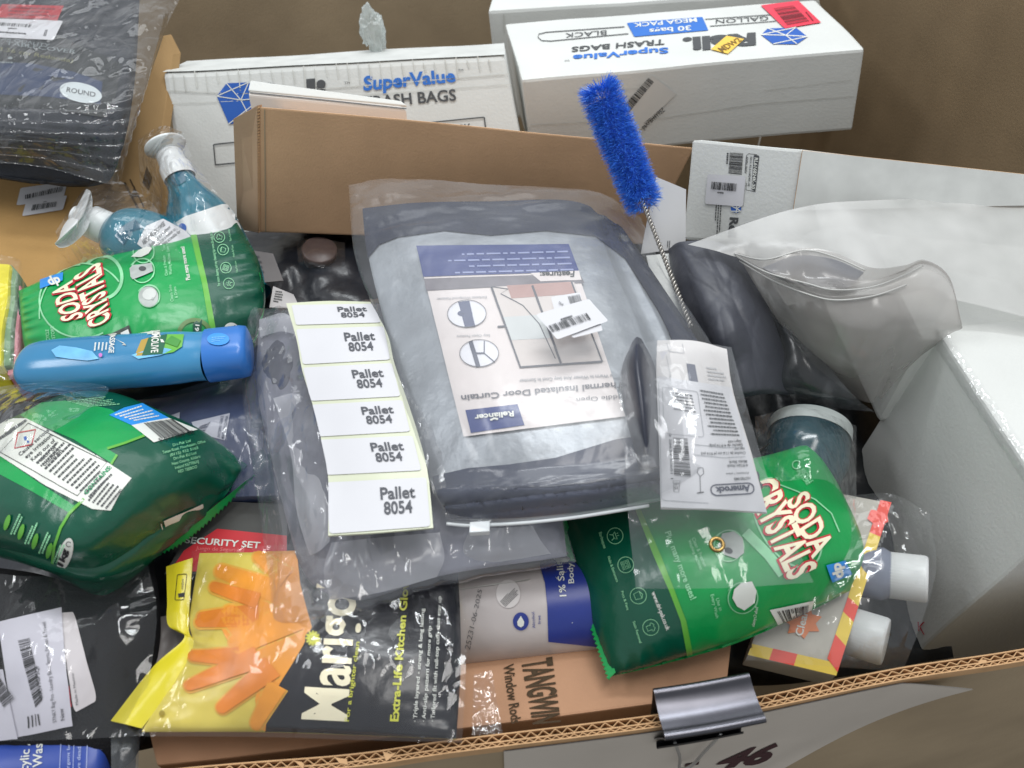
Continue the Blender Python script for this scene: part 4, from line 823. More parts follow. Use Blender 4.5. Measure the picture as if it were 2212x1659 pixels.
S = csurf([[(-60, 845, .05), (40, 830, .07), (150, 822, .06)], [(-60, 920, .085), (90, 870, .10), (235, 840, .07)], [(-60, 1000, .075), (60, 960, .105), (170, 900, .1)]], 60, 50, 0, .4, .008, 22, 9., .004, 40, edge=False); mb = MB(); mb.surf(S, clear_s); o = mb.build('clear_film'); tag(o, 'loose crinkled clear film over the upper corner of the back-side-up green bag', 'film')

# black laundry bag pack at the lower left
g = thing('black_laundry_bag', 'folded black laundry bag with white barcode paper and rounded hang tag', 'bag', tuple(P(150, 1400, -.05)))
rows = [[(-150, 1210, -.0), (60, 1235, .005), (220, 1268, -.005), (330, 1200, -.01)], [(-150, 1380, .0), (80, 1390, .01), (230, 1400, .006), (345, 1330, -.015)], [(-150, 1560, -.015), (80, 1560, -.008), (240, 1560, -.01), (330, 1450, -.025)], [(-150, 1700, -.03), (100, 1680, -.03), (250, 1660, -.03), (310, 1600, -.035)]]
S = csurf(rows, 60, 60, .01, .4, .002, 22, 7., .006, 26); mb = MB(); mb.surf(S, blackfab, .03); mb.build('folded_bag', g)
lila = mat('label_lilac', (196, 194, 204), .6, .35, .03)
mb = MB(); put(mb, S, [rrect([(131, 1327), (160, 1325), (212, 1512), (162, 1540)], .12, 4)], mat('tag_white', (206, 200, 202), .6, .35, .03), 4, off=.0015); text(mb, S, 'Made in Mexico', [(173, 1521), (162, 1454), (157, 1456), (167, 1523)], grey_ink, 6); scrib(mb, S, [(160, 1525), (150, 1450), (146, 1452), (155, 1527)], 1, red_ink, 2, 6, .5); mb.build('hang_tag', g)
mb = MB(); put(mb, S, [[(0, 1346), (133, 1317), (161, 1566), (36, 1591), (20, 1470)]], lila, 6, off=.0025)
barcode(mb, S, [(82, 1526), (44, 1385), (70, 1379), (97, 1510)], ink, 44, 12, 9); put(mb, S, stroke([(68, 1570), (66, 1545)], 3) + stroke([(76, 1568), (74, 1542)], 3) + stroke([(84, 1566), (82, 1540)], 2) + stroke([(92, 1564), (88, 1540)], 3), ink, 9)
text(mb, S, 'B0CV9GP5QF', [(98, 1506), (88, 1437), (80, 1439), (90, 1508)], ink, 9); text(mb, S, 'STNKY Bag Pro - Laundry Ba...s, Sports, Fitness & Travel', [(128, 1557), (103, 1348), (95, 1350), (120, 1559)], ink, 9, -.005); text(mb, S, 'New', [(146, 1553), (142, 1528), (133, 1530), (137, 1555)], ink, 9); mb.build('barcode_paper', g)
mb = MB(); put(mb, S, [[(-40, 1448), (14, 1446), (45, 1592), (8, 1596), (-40, 1570)]], lila, 4, off=.0035); barcode(mb, S, [(18, 1526), (-10, 1480), (8, 1462), (40, 1508)], ink, 18, 3, 12); mb.build('barcode_sticker', g)
S = csurf([[(-90, 1225, .03), (80, 1245, .040), (320, 1220, .022)], [(-90, 1380, .03), (80, 1390, .050), (338, 1350, .014)], [(-90, 1600, .01), (80, 1600, .026), (300, 1590, .0)]], 70, 60, 0, .4, .007, 18, 3., edge=False); mb = MB(); mb.surf(S, clear); mb.build('clear_wrap', g)

# body wash bottle at the lower left
g = thing('body_wash_bottle', 'blue labelled body wash bottle lying at the bottom left corner', 'bottle', tuple(P(130, 1650, -.06)))
a0 = P(-160, 1715, -.045); a1 = P(262, 1652, -.045)
mb = MB(); S = lathe(a0, a1, [(0, .037), (.92, .037), (.98, .034), (1, .028), (1.001, .001)], 64, m=60, cubic=False); mb.grid(S.V, mat('clear_grey_plastic', (150, 156, 160), .12, .6, .1)); mb.build('bottle_body', g)
mb = MB(); put(mb, S, [[(-100, 1590), (0, 1575), (120, 1560), (238, 1548), (244, 1600), (244, 1700), (-100, 1740)]], mat('label_blue', (46, 74, 160), .35, .5, .06), 2)
pb = mat('pale_lilac_print', (178, 190, 226), .45, .4, .05)
text(mb, S, 'Salicylic Acid', [(58, 1700), (68, 1566), (50, 1568), (38, 1702)], white_ink, 4, .01); text(mb, S, 'Body Wash', [(90, 1716), (92, 1596), (72, 1598), (70, 1718)], white_ink, 4, .01)
text(mb, S, 'Detergent body acne', [(150, 1690), (154, 1558), (147, 1559), (143, 1691)], pb, 4); text(mb, S, 'Remove dead skin cells', [(174, 1696), (178, 1556), (170, 1557), (166, 1697)], pb, 4); text(mb, S, '700 ml', [(225, 1620), (228, 1584), (220, 1585), (217, 1621)], pb, 4)
put(mb, S, stroke([(128, 1700), (134, 1562)], 1.2) + stroke([(158, 1700), (162, 1560)], 1.2) + stroke([(186, 1700), (192, 1556)], 1.2), pb, 4); mb.build('label', g)
S = csurf([[(238, 1545, -.01), (300, 1560, -.01), (304, 1572, -.01)], [(240, 1620, .0), (285, 1620, -.006), (300, 1625, -.01)], [(240, 1700, .0), (285, 1700, -.01), (298, 1700, -.01)]], 30, 40, 0, .4, .006, 30, 4., edge=False); mb = MB(); mb.surf(S, smoke); mb.build('bag_end', g)
# ================================================================== FRONT
# window rod carton just inside the front wall
g = thing('window_rod_carton', 'long brown window rod carton with printed name lying just inside the front wall', 'box', tuple(P(950, 1500, -.1)))
q = [P(285, 1676, 0.) + (0, .016, -.036), P(1600, 1512, 0.) + (0, .016, -.036), P(1590, 1316, -.040), P(300, 1500, -.040)]; lo = [k - np.array([0, 0, .07]) for k in q]; fn = denter(.0015, 8, 31)
mb = MB(); hexa(mb, [lo[0], lo[1], q[1], q[0]], [lo[3], lo[2], q[2], q[3]], mat('kraft_rod_box', (188, 146, 116), .85, .2, .07, 20, .0003, 400), .002, fn); S = qsurf(q, 16, fn)
text(mb, S, 'TANGWIN', [(1128, 1430), (1153, 1566), (1209, 1561), (1190, 1420)], brown_ink, 3, .03); text(mb, S, 'Window Rods', [(1087, 1438), (1105, 1565), (1126, 1561), (1109, 1434)], brown_ink, 3, .015)
mb.build('carton', g)
mb = MB(); t4 = S.px([(1020, 1590), (1086, 1585), (1062, 1450), (1024, 1460)], .0016); V = qsurf(t4, 30, lambda X: np.array(X) + (0, 0, .0010 * rid(X[0] * 130, X[1] * 130, 2))).V; mb.grid(V, clear_s); mb.build('clear_tape', g)

# body wash bottle in the middle
g = thing('body_wash_bottle', 'white and blue salicylic body wash bottle lying between the glove pack and green bag', 'bottle', tuple(P(1150, 1320, -.07)))
a0 = P(940, 1340, -.036); a1 = P(1390, 1292, -.036); mb = MB(); S = lathe(a0, a1, [(0, .001), (.001, .03), (.03, .038), (.97, .038), (1, .034), (1.001, .001)], 64, m=60, cubic=False); mb.grid(S.V, mat('bottle_grey_white', (196, 188, 186), .3, .5, .05)); mb.build('bottle_body', g)
mb = MB(); put(mb, S, [[(1164, 1225), (1175, 1260), (1180, 1310), (1182, 1385), (1330, 1400), (1330, 1200), (1170, 1200)]], mat('label_deep_blue', (38, 56, 138), .35, .5, .08), 3)
text(mb, S, '1% Salicylic Acid', [(1221, 1289), (1203, 1130), (1190, 1132), (1207, 1290)], white_ink, 5, .01); text(mb, S, 'Body Wash', [(1238, 1262), (1232, 1165), (1220, 1166), (1226, 1263)], white_ink, 5, .01)
put(mb, S, [ell(1123, 1342, 17, 19)], mat('label_deep_blue', (38, 56, 138)), 3); put(mb, S, [[(1123, 1330), (1130, 1342), (1129, 1350), (1123, 1354), (1116, 1350), (1115, 1342)]], white_ink, 5)
text(mb, S, 'Alcohol', [(1154, 1356), (1152, 1322), (1146, 1323), (1148, 1357)], mat('label_deep_blue', (38, 56, 138)), 3); text(mb, S, 'free', [(1166, 1347), (1165, 1329), (1159, 1330), (1160, 1348)], mat('label_deep_blue', (38, 56, 138)), 3)
put(mb, S, [ell(1096, 1284, 26, 30)], mat('round_label', (206, 200, 198), .5), 3); scrib(mb, S, [(1078, 1300), (1108, 1268), (1122, 1282), (1090, 1312)], 6, grey_ink, 4, 5)
text(mb, S, '25231-06-2025', [(1014, 1402), (1040, 1277), (1032, 1274), (1003, 1398)], grey_ink, 4, -.01); mb.build('label', g)

# red security set card
g = thing('security_set_pack', 'dark card with red security set band peeking out above the yellow glove pack', 'card', tuple(P(500, 1200, -.02)))
S = csurf([[(425, 1080, -.008), (620, 1090, -.004)], [(400, 1160, -.006), (620, 1160, -.004)], [(355, 1240, -.01), (620, 1240, -.006)]], 30, 30); mb = MB(); mb.surf(S, mat('pack_charcoal', (72, 72, 70), .5, .4, .1), .01); 
put(mb, S, [[(470, 1143), (620, 1158), (620, 1235), (368, 1235), (398, 1190)]], mat('red_card', (196, 48, 56), .5, .4, .05), 2); text(mb, S, 'SECURITY SET', [(400, 1174), (562, 1186), (564, 1173), (403, 1161)], white_ink, 4, .02); text(mb, S, 'Juego de Seguridad', [(424, 1189), (528, 1194), (529, 1186), (426, 1181)], mat('pink_print', (226, 120, 120), .5), 4); mb.build('card', g)
mb = MB(); S = csurf([[(308, 1340, -.03), (410, 1320, -.03)], [(312, 1470, -.03), (420, 1470, -.03)]], 20, 20, .004, wr=.001, seed=3); mb.surf(S, mat('grey_tray_plastic', (120, 114, 112), .4, .5, .1), .01); o = mb.build('grey_plastic_sleeve'); tag(o, 'small grey plastic sleeve glimpsed in the notch beside the yellow flap', 'plastic bag')

# glove pack
g = thing('glove_pack', 'yellow and black kitchen glove pack with orange gloves printed, lying at the front', 'glove pack', tuple(P(660, 1400, -.02)))
rows = [[(431, 1195, .004), (602, 1192, .01), (800, 1186, .008), (985, 1186, .002)], [(409, 1335, .002), (600, 1320, .010), (800, 1320, .010), (993, 1320, .003)], [(408, 1410, .002), (590, 1450, .010), (790, 1455, .010), (994, 1450, .004)], [(306, 1580, .003), (570, 1580, .003), (760, 1586, .005), (985, 1596, .006)]]
S = csurf(rows, 120, 90, .016, .4, .0026, 22, 14., .005, 24, .0018, 8, .06, crease=True); mb = MB(); mb.surf(S, pyellow, .025, .5)
recolor(mb, S, [(640, 1180), (649, 1263), (664, 1320), (674, 1355), (655, 1395), (632, 1434), (606, 1475), (588, 1509), (576, 1545), (570, 1600), (760, 1610), (1010, 1610), (1010, 1170)], nblack); put(mb, S, [[(640, 1180), (649, 1263), (664, 1320), (674, 1355), (655, 1395), (632, 1434), (606, 1475), (588, 1509), (576, 1545), (570, 1600), (760, 1610), (1010, 1610), (1010, 1170)]], nblack, 1, 9)
put(mb, S, [[(560, 1180), (640, 1180), (649, 1263), (664, 1320), (674, 1355), (655, 1395), (632, 1434), (606, 1475), (588, 1509), (578, 1540), (574, 1578), (558, 1570), (552, 1510), (560, 1470), (530, 1430), (500, 1400), (480, 1360), (520, 1320), (560, 1290), (580, 1240)]], orange, 2, 9)
amber = mat('amber_print', (220, 166, 62), .3, .5, .14, 30)
def finger(a, b, w0, w1, m, L):
    a = np.array(a, float); b = np.array(b, float); d = (b - a) / np.linalg.norm(b - a); n = np.array([-d[1], d[0]]); th = math.degrees(math.atan2(d[1], d[0])); tip = ell(b[0], b[1], w1, w1, th, 10, 90, -90)
    put(mb, S, [[a + n * w0] + list(tip) + [a - n * w0]], m, L)
for a, b, w0, w1, m, L in (((601, 1280), (480, 1236), 26, 15, orange, 3), ((620, 1250), (560, 1205), 22, 12, orange, 4), ((560, 1300), (466, 1270), 18, 12, dorange, 4), ((560, 1330), (440, 1335), 26, 13, dorange, 3), ((520, 1340), (434, 1345), 16, 11, dorange, 3), ((560, 1400), (500, 1330), 30, 22, orange, 3), ((520, 1420), (420, 1418), 22, 11, dorange, 4), ((560, 1420), (412, 1482), 24, 12, dorange, 5), ((590, 1440), (482, 1528), 26, 13, dorange, 5), ((600, 1480), (556, 1560), 22, 13, orange, 5), ((640, 1330), (520, 1390), 34, 24, orange, 4)): finger(a, b, w0 + 4, w1 + 5, amber, 2), finger(a, b, w0, w1, m, L)
put(mb, S, [ell(351, 1543, 6, 7)], mat('ochre_dot', (150, 130, 30), .4), 3)
text(mb, S, 'Marigold', [(748, 1557), (774, 1212), (694, 1208), (655, 1552)], cream_ink, 5, .02, 0, None)
text(mb, S, 'For a brighter clean', [(755, 1557), (777, 1389), (768, 1388), (746, 1557)], lime_ink, 5, .01)
text(mb, S, 'Extra-Life Kitchen Gloves', [(860, 1558), (884, 1235), (869, 1235), (843, 1557)], lime_ink, 5, .03)
for t_, q in (('· Triple layered - strong & long lasting', [(900, 1560), (916, 1317), (909, 1317), (892, 1559)]), ('· Anti-slip pattern for more grip', [(919, 1560), (931, 1355), (924, 1354), (911, 1559)]), ('· Tailored fit with roll-top cuffs that stay up', [(938, 1560), (952, 1290), (945, 1289), (930, 1559)])): text(mb, S, t_, q, white_ink, 5, .015)
for k in range(12):
    t = k * math.pi / 6; put(mb, S, [ell(677 + 11 * math.cos(t), 1381 + 11 * math.sin(t), 6, 2.6, math.degrees(t), 10)], lime_ink if True else ink, 6)
put(mb, S, [ell(677, 1381, 17.5, 17.5)], mat('flower_dark', (60, 56, 20), .4), 5); put(mb, S, [ell(677, 1381, 4.5, 4.5)], lime_ink, 7)
mb.build('pouch', g)
S = csurf([[(359, 1224, .002), (388, 1214, .006), (416, 1205, .005)], [(361, 1295, .002), (386, 1292, .006), (410, 1290, .004)], [(363, 1350, .002), (386, 1356, .005), (408, 1363, .003)], [(398, 1377, .004), (410, 1386, .005), (424, 1396, .005)], [(330, 1441, .002), (360, 1454, .006), (388, 1468, .004)], [(239, 1557, .0), (270, 1564, .004), (306, 1573, .003)]], 24, 80, 0, .4, .0008, 30, 4.); mb = MB(); mb.surf(S, yellow, .001)
put(mb, S, stroke(rrect([(379, 1297), (397, 1296), (404, 1240), (384, 1242)], .3, 5, .12), 1.3, True), ink, 2); text(mb, S, '1', [(398, 1290), (397, 1281), (386, 1283), (387, 1291)], ink, 2, .04); text(mb, S, 'medium', [(396, 1274), (397, 1252), (392, 1251), (391, 1273)], ink, 2); mb.build('hanging_flap', g)
S = csurf([[(414, 1190, .016), (602, 1178, .034), (800, 1176, .034), (1000, 1180, .016)], [(404, 1330, .014), (600, 1320, .040), (800, 1320, .040), (1006, 1320, .018)], [(400, 1440, .014), (590, 1450, .040), (790, 1455, .040), (1006, 1450, .018)], [(290, 1590, .008), (570, 1592, .012), (760, 1598, .014), (998, 1604, .012)]], 110, 90, 0, .4, .0045, 24, 17., .002, 30, edge=False); mb = MB(); mb.surf(S, clear); mb.build('clear_wrap', g)

# ================================================================== RIGHT
# black film roll & drape
S = csurf([[(1444, 538, .085), (1472, 522, .10), (1545, 522, .098), (1594, 548, .085)], [(1462, 620, .075), (1520, 610, .096), (1590, 610, .094), (1648, 640, .075)], [(1500, 720, .06), (1560, 720, .084), (1620, 720, .08), (1690, 745, .05)], [(1540, 860, .02), (1600, 850, .05), (1660, 840, .04), (1716, 850, .01)]], 80, 90, .004, .4, .008, 17, 8., .006, 24, edge=False)
mb = MB(); mb.surf(S, mat('black_grey_polythene', (66, 68, 76), .5, .5, .14, 30, .0010, 70), .04); o = mb.build('black_film_bag'); tag(o, 'smooth dark charcoal film bag standing to the right of the twisted wire handle', 'plastic bag')
S = csurf([[(1600, 600, .05), (1650, 620, .06), (1690, 640, .06)], [(1650, 720, .045), (1720, 740, .06), (1790, 790, .05)], [(1660, 820, .03), (1760, 840, .04), (1850, 860, .03)], [(1700, 860, .0), (1790, 880, .0), (1890, 890, .0)]], 40, 50, 0, .4, .004, 16, 12., .006, 20, edge=False); mb = MB(); mb.surf(S, smoke); o = mb.build('smoky_film'); tag(o, 'thin smoky film drape hanging below the grey frosted bag', 'film')
# frosted bag
g = thing('frosted_bag', 'large open frosted plastic bag with curled mouth at the right', 'bag', tuple(P(1850, 700, .0)))
S = csurf([[(1486, 528, .105), (1712, 452, .128), (1900, 432, .132), (2330, 424, .132)], [(1560, 546, .108), (1740, 503, .128), (1950, 505, .132), (2330, 540, .128)], [(1640, 580, .105), (1800, 570, .125), (2000, 580, .127), (2330, 650, .118)], [(1700, 660, .09), (1830, 640, .12), (2020, 640, .12), (2330, 715, .108)]], 90, 80, 0, .4, .006, 9, 3., .008, 14, edge=False); mb = MB(); mb.surf(S, frost); mb.build('upper_sheet', g)
S = csurf([[(1586, 544, .112), (1655, 560, .136), (1735, 540, .144), (1800, 552, .146), (1880, 586, .146), (1950, 580, .144), (1996, 566, .144), (2050, 600, .136), (2078, 700, .114)],
 [(1592, 552, .110), (1660, 588, .130), (1740, 616, .130), (1800, 628, .134), (1880, 618, .136), (1950, 590, .138), (1996, 570, .140), (2050, 605, .132), (2078, 706, .112)],
 [(1600, 562, .104), (1668, 602, .118), (1746, 634, .126), (1806, 648, .130), (1886, 640, .132), (1956, 618, .134), (2010, 604, .136), (2056, 634, .128), (2079, 708, .110)],
 [(1640, 630, .085), (1720, 680, .10), (1800, 705, .11), (1860, 715, .112), (1920, 705, .115), (1975, 690, .115), (2020, 690, .114), (2050, 700, .11), (2074, 712, .106)],
 [(1700, 720, .05), (1770, 765, .065), (1830, 785, .07), (1870, 790, .07), (1915, 785, .07), (1955, 768, .075), (1990, 752, .08), (2015, 740, .085), (2040, 730, .09)],
 [(1770, 800, .0), (1820, 838, .0), (1850, 860, .0), (1868, 868, .0), (1885, 870, .0), (1900, 866, .0), (1912, 852, .01), (1930, 830, .02), (1950, 810, .03)]], 120, 100, 0, .4, .0045, 14, 5., .005, 14, edge=False)
a, b = S.V.shape[:2]
for i in range(a):
    for j in range(b):
        t = i / a; v = j / b; S.V[i, j] += np.array([0, 0, .004]) * math.sin(v * 34 + 3 * t) * max(0, 1 - v * 2.6) * math.sin(math.pi * t) + np.array([0, .003, .006]) * math.exp(-((t - .46 - .1 * v) / .05)**2) * v
SM = Surf(S.V); mb = MB(); mb.surf(SM, frost_gr); mb.build('mouth_sheet', g)
for off_, pts in ((.002, [(1592, 550), (1660, 586), (1740, 614), (1800, 627), (1880, 618), (1950, 592), (1990, 574)]), (.0015, [(1600, 562), (1668, 602), (1746, 634), (1806, 648), (1886, 640), (1956, 616)]), (.002, [(1590, 546), (1655, 562), (1735, 543), (1800, 555), (1870, 582)])):
    mb = MB(); tube(mb, crom(SM.px(pts, off_), 60), .0007, mat('seal_plastic', (180, 180, 177), .3, .5, .03)); mb.build('seal_track', g)
S = csurf([[(1648, 578, .11), (1720, 552, .13), (1800, 560, .134), (1866, 588, .134)], [(1670, 592, .112), (1740, 590, .129), (1810, 600, .133), (1850, 604, .134)], [(1700, 606, .11), (1750, 616, .124), (1800, 620, .128), (1830, 622, .13)]], 30, 20, .001); mb = MB(); mb.surf(S, mat('mouth_dark_grey', (92, 98, 110), .6, .4, .12, 12), .004); mb.build('mouth_darkness', g)  # dark lens added to stand for the darkness inside the open mouth
# paper note and small card
mb = MB(); q = [PD(1384, 548, .80), PD(1480, 535, .80), PD(1481, 410, .785), PD(1416, 383, .785)]; fn = denter(.002, 12, 3); V = qsurf(q, 16, fn); mb.grid(V.V, paper); mb.grid(V.V + V.N * -.0005, paper); S = V
scrib(mb, S, [(1440, 520), (1438, 545), (1446, 545), (1448, 520)], 2, grey_ink, 3, 2); o = mb.build('paper_slip'); tag(o, 'white paper slip standing at the right end of the long brown carton', 'paper')
S = csurf([[(1396, 552, .075), (1470, 545, .075)], [(1430, 690, .05), (1500, 700, .05)]], 12, 12); mb = MB(); mb.surf(S, wcard, .004); o = mb.build('white_card'); tag(o, 'narrow white card wedged behind the twisted wire handle', 'card')

# third crystals bag
g = thing('washing_crystals_bag', 'green cleaning crystals bag lying sideways at the right under the hook pack', 'bag', tuple(P(1550, 1220, -.04)))
rows = [[(1206, 1108, -.012), (1247, 1240, -.012), (1284, 1360, -.014), (1320, 1460, -.02)], [(1330, 1060, .012), (1365, 1190, .018), (1400, 1310, .012), (1440, 1428, -.012)], [(1500, 1015, .02), (1530, 1140, .035), (1560, 1270, .028), (1590, 1384, -.006)], [(1650, 985, .018), (1690, 1090, .035), (1720, 1210, .028), (1720, 1330, -.004)], [(1752, 956, .004), (1818, 1060, .01), (1866, 1185, .008), (1836, 1275, -.008)]]
S = csurf(rows, 100, 120, .022, .35, .0030, 20, 16., .0065, 28, .0026, 9, .06, crease=True); mb = MB(); mb.surf(S, green, .045, .5); SODA3 = S
recolor(mb, S, [(1170, 1085), (1250, 1070), (1340, 1030), (1372, 1100), (1412, 1200), (1446, 1277), (1470, 1340), (1490, 1440), (1400, 1480), (1300, 1500), (1240, 1300)], dgreen); put(mb, S, [[(1170, 1085), (1250, 1070), (1340, 1030), (1372, 1100), (1412, 1200), (1446, 1277), (1470, 1340), (1490, 1440), (1400, 1480), (1300, 1500), (1240, 1300)]], dgreen, 1, 8)
put(mb, S, [[(1340, 1030), (1356, 1030), (1388, 1110), (1428, 1200), (1458, 1277), (1482, 1340), (1501, 1440), (1488, 1440), (1470, 1340), (1446, 1277), (1412, 1200), (1372, 1100)]], lgreen, 2, 8)
put(mb, S, stroke(ell(1700, 1130, 105, 60, 60, 60, -40, 200), 4), pgreen, 2); put(mb, S, stroke([(1683, 1048), (1720, 1062), (1760, 1080), (1795, 1110), (1812, 1150)], 3), pgreen, 2); put(mb, S, stroke([(1610, 1150), (1660, 1200), (1690, 1240)], 22), pgreen, 2)
soda_word(mb, S, 'SODA', [(1697, 1087), (1752, 1206), (1796, 1178), (1738, 1062)], 4); soda_word(mb, S, 'CRYSTALS', [(1612, 1062), (1702, 1252), (1760, 1226), (1668, 1030)], 4)
put(mb, S, [[(1782, 1220), (1823, 1210), (1838, 1239), (1795, 1257)]], sky_ink, 4); text(mb, S, 'dp', [(1797, 1217), (1806, 1248), (1826, 1241), (1816, 1212)], white_ink, 5, .05)
photo_disc(mb, S, 1574, 1180, 28, 3, [(1560, 1155), (1585, 1150), (1604, 1165), (1606, 1195), (1590, 1208), (1566, 1200), (1552, 1180)], silver_ink); put(mb, S, [ell(1573, 1191, 9, 6, 20)], grey_ink, 5)
photo_disc(mb, S, 1603, 1290, 28, 3, [(1584, 1272), (1600, 1258), (1622, 1255), (1632, 1275), (1628, 1300), (1606, 1316), (1590, 1308), (1580, 1290)], white_ink)
text(mb, S, 'Plus many more uses!', [(1437, 1152), (1492, 1296), (1504, 1290), (1449, 1148)], pgreen, 3, .02); text(mb, S, 'www.dri-pak.co.uk', [(1408, 1280), (1440, 1361), (1448, 1357), (1416, 1276)], white_ink, 3, .02)
for t_, q in (('Clean & Freshen', [(1494, 1165), (1520, 1225), (1527, 1222), (1501, 1162)]), ('Washing Machines', [(1486, 1170), (1512, 1232), (1518, 1229), (1492, 1167)]), ('Use in', [(1545, 1292), (1553, 1318), (1560, 1316), (1552, 1290)]), ('Every Wash', [(1534, 1284), (1546, 1334), (1552, 1332), (1541, 1282)]), ('Barbeques', [(1295, 1152), (1306, 1186), (1312, 1184), (1301, 1150)]), ('Hobs & Extractors', [(1314, 1204), (1333, 1258), (1338, 1256), (1319, 1202)]), ('Pots & Pans', [(1343, 1278), (1356, 1318), (1361, 1316), (1348, 1276)]), ('Stain Removal', [(1368, 1342), (1382, 1388), (1387, 1386), (1373, 1340)]), ('RECYCLE', [(1728, 1018), (1748, 1046), (1756, 1041), (1735, 1013)]), ('IN STORE', [(1719, 1020), (1742, 1050), (1748, 1046), (1726, 1016)])): text(mb, S, t_, q, pgreen, 3, .01)
put(mb, S, stroke(ell(1720, 1006, 9, 9, 0, 14, 20, 330), 2.2), pgreen, 3)
for cx, cy, k in ((1330, 1159, 'bbq'), (1353, 1221, 'hob'), (1380, 1287, 'pan'), (1406, 1354, 'tee')): icon(mb, S, cx, cy, 17, 3, k, 1.2)
put(mb, S, [[(1661, 1316), (1757, 1296), (1748, 1330), (1680, 1350)]], white_ink, 3); barcode(mb, S, [(1690, 1342), (1745, 1330), (1748, 1304), (1676, 1318)], ink, 16, 4, 5); text(mb, S, 'Soda Crystals', [(1636, 1310), (1628, 1352), (1622, 1350), (1630, 1308)], white_ink, 3)
mb.build('pouch', g)
fin = csurf([[(1197, 1104, -.010), (1240, 1240, -.010), (1278, 1360, -.012), (1314, 1468, -.018)], [(1216, 1098, -.004), (1256, 1230, -.002), (1294, 1352, -.006), (1330, 1452, -.014)]], 70, 6)
for i in range(fin.V.shape[0]): fin.V[i, 0] += np.array((-.0010, 0, 0)) * (-1)**i
mb = MB(); mb.surf(Surf(fin.V), green, .0); mb.build('seal_fin', g)

# bottle behind the third bag
g = thing('pump_bottle', 'dark teal bottle in clear wrap behind the sideways green bag at the right', 'bottle', tuple(P(1745, 1050, -.08)))
a0 = P(1752, 915, -.020); a1 = P(1728, 1085, -.030); mb = MB(); S = lathe(a0, a1, [(0, .001), (.002, .030), (.04, .0375), (.5, .0378), (.75, .031), (.92, .018), (1, .014), (1.01, .001)], 48, m=60, cubic=False); mb.grid(S.V, mat('deep_teal_bottle', (12, 62, 74), .15, .6, .25, 22)); mb.build('bottle_body', g)
mb = MB(); S2 = lathe(a0 + (a1 - a0) * .05, a0 + (a1 - a0) * .20, [(0, .0381), (1, .0383)], 48, m=10); mb.grid(S2.V, mat('band_white', (196, 204, 202), .4, .4)); put(mb, S2, [ell(1802, 938, 8, 9)], gem_ink, 3); mb.build('label', g)
S = csurf([[(1630, 900, .02), (1740, 880, .045), (1850, 920, .01)], [(1640, 980, .04), (1760, 960, .065), (1850, 1000, .02)], [(1680, 1040, .055), (1790, 1040, .06), (1850, 1120, .01)]], 50, 50, 0, .4, .006, 28, 19., .002, 30, edge=False); mb = MB(); mb.surf(S, clear_s); mb.build('clear_bag', g)

# boxed cleaning set in clear bag
g = thing('cleaning_kit_pack', 'small silver card box with yellow and red border in clear bag at the right corner', 'card box', tuple(P(1760, 1300, -.06)))
q = [np.array(P(*k)) for k in ((1615, 1415, -.03), (1806, 1460, -.03), (1925, 1086, -.01), (1735, 1050, -.01))]; lo = [k - np.array([0, 0, .022]) for k in q]; mb = MB(); hexa(mb, [lo[0], lo[1], q[1], q[0]], [lo[3], lo[2], q[2], q[3]], mat('silver_card', (176, 172, 162), .4, .5, .1, 30), .0015); S = qsurf(q, 14)
yb = mat('yellow_border', (226, 196, 70), .45, .4, .04); rb = mat('red_border', (226, 74, 58), .45, .4, .04)
for s0_, s1_, m in ((0, .24, yb), (.24, .52, rb), (.52, 1, yb)): put(mb, S, [subq([(1615, 1415), (1806, 1460), (1813, 1434), (1624, 1391)], s0_, s1_, 0, 1)], m, 2)
for s0_, s1_, m in ((0.02, .17, rb), (.17, .31, yb), (.31, .40, rb), (.40, .8, yb), (.8, 1., rb)): put(mb, S, [subq([(1806, 1460), (1925, 1086), (1901, 1081), (1784, 1430)], s0_, s1_, 0, 1)], m, 3)
st_ = []
for k in range(14):
    t = k * math.pi / 7 - .3; rr = 46 if k % 2 == 0 else 30; st_.append((1733 + rr * math.cos(t) * .95, 1344 + rr * math.sin(t) * .8))
put(mb, S, [st_], mat('orange_star', (226, 128, 74), .45), 3); text(mb, S, 'Clean', [(1740, 1372), (1722, 1322), (1706, 1326), (1722, 1376)][0:4] if False else [(1732, 1376), (1745, 1322), (1730, 1318), (1716, 1372)], white_ink, 5, .02); put(mb, S, [[(1880, 1102), (1915, 1108), (1918, 1128), (1895, 1140), (1872, 1122)]], rb, 4); mb.build('card_box', g)
for (A_, B_, nm) in ((P(1790, 1226, -.045), P(2006, 1252, -.02), 0), (P(1730, 1330, -.055), P(1916, 1388, -.035), 1)):
    d = (B_ - A_) / np.linalg.norm(B_ - A_); bt_ = thing('white_cap_bottle', 'small clear bottle with white ribbed screw cap ' + ('nearest the tall white box' if nm == 0 else 'nearest the front wall'), 'bottle', tuple(A_ - (0, 0, .02)), 'capped bottles beside the card box')
    mb = MB(); Lb = np.linalg.norm(B_ - A_); S = lathe(A_, B_ - d * .024, [(0, .001), (.01, .02), (.8, .0225), (.92, .019), (1, .014)], 40, m=40, cubic=False); mb.grid(S.V, mat('blue_grey_bottle', (118, 124, 140), .2, .6, .1)); mb.build('bottle_body', bt_)
    S = lathe(B_ - d * .030, B_, [(0, .0185), (.02, .0195), (.9, .0195), (.97, .0185), (.985, .0168), (1, .0005)], 96, m=50, cubic=False)
    V = S.V.copy(); c0 = (B_ - d * .03)[None, None]; ax = ((V - c0) @ d)[..., None] * d + c0; rad = V - ax
    k = np.where(np.arange(V.shape[0]) % 2 == 0, 1.0, .955)[:, None, None]; tt = ((V - c0) @ d)[..., None] / .03; k = np.where((tt < .93), k, 1.0); mb = MB(); mb.grid(ax + rad * k, wplast, True); mb.build('screw_cap', bt_)
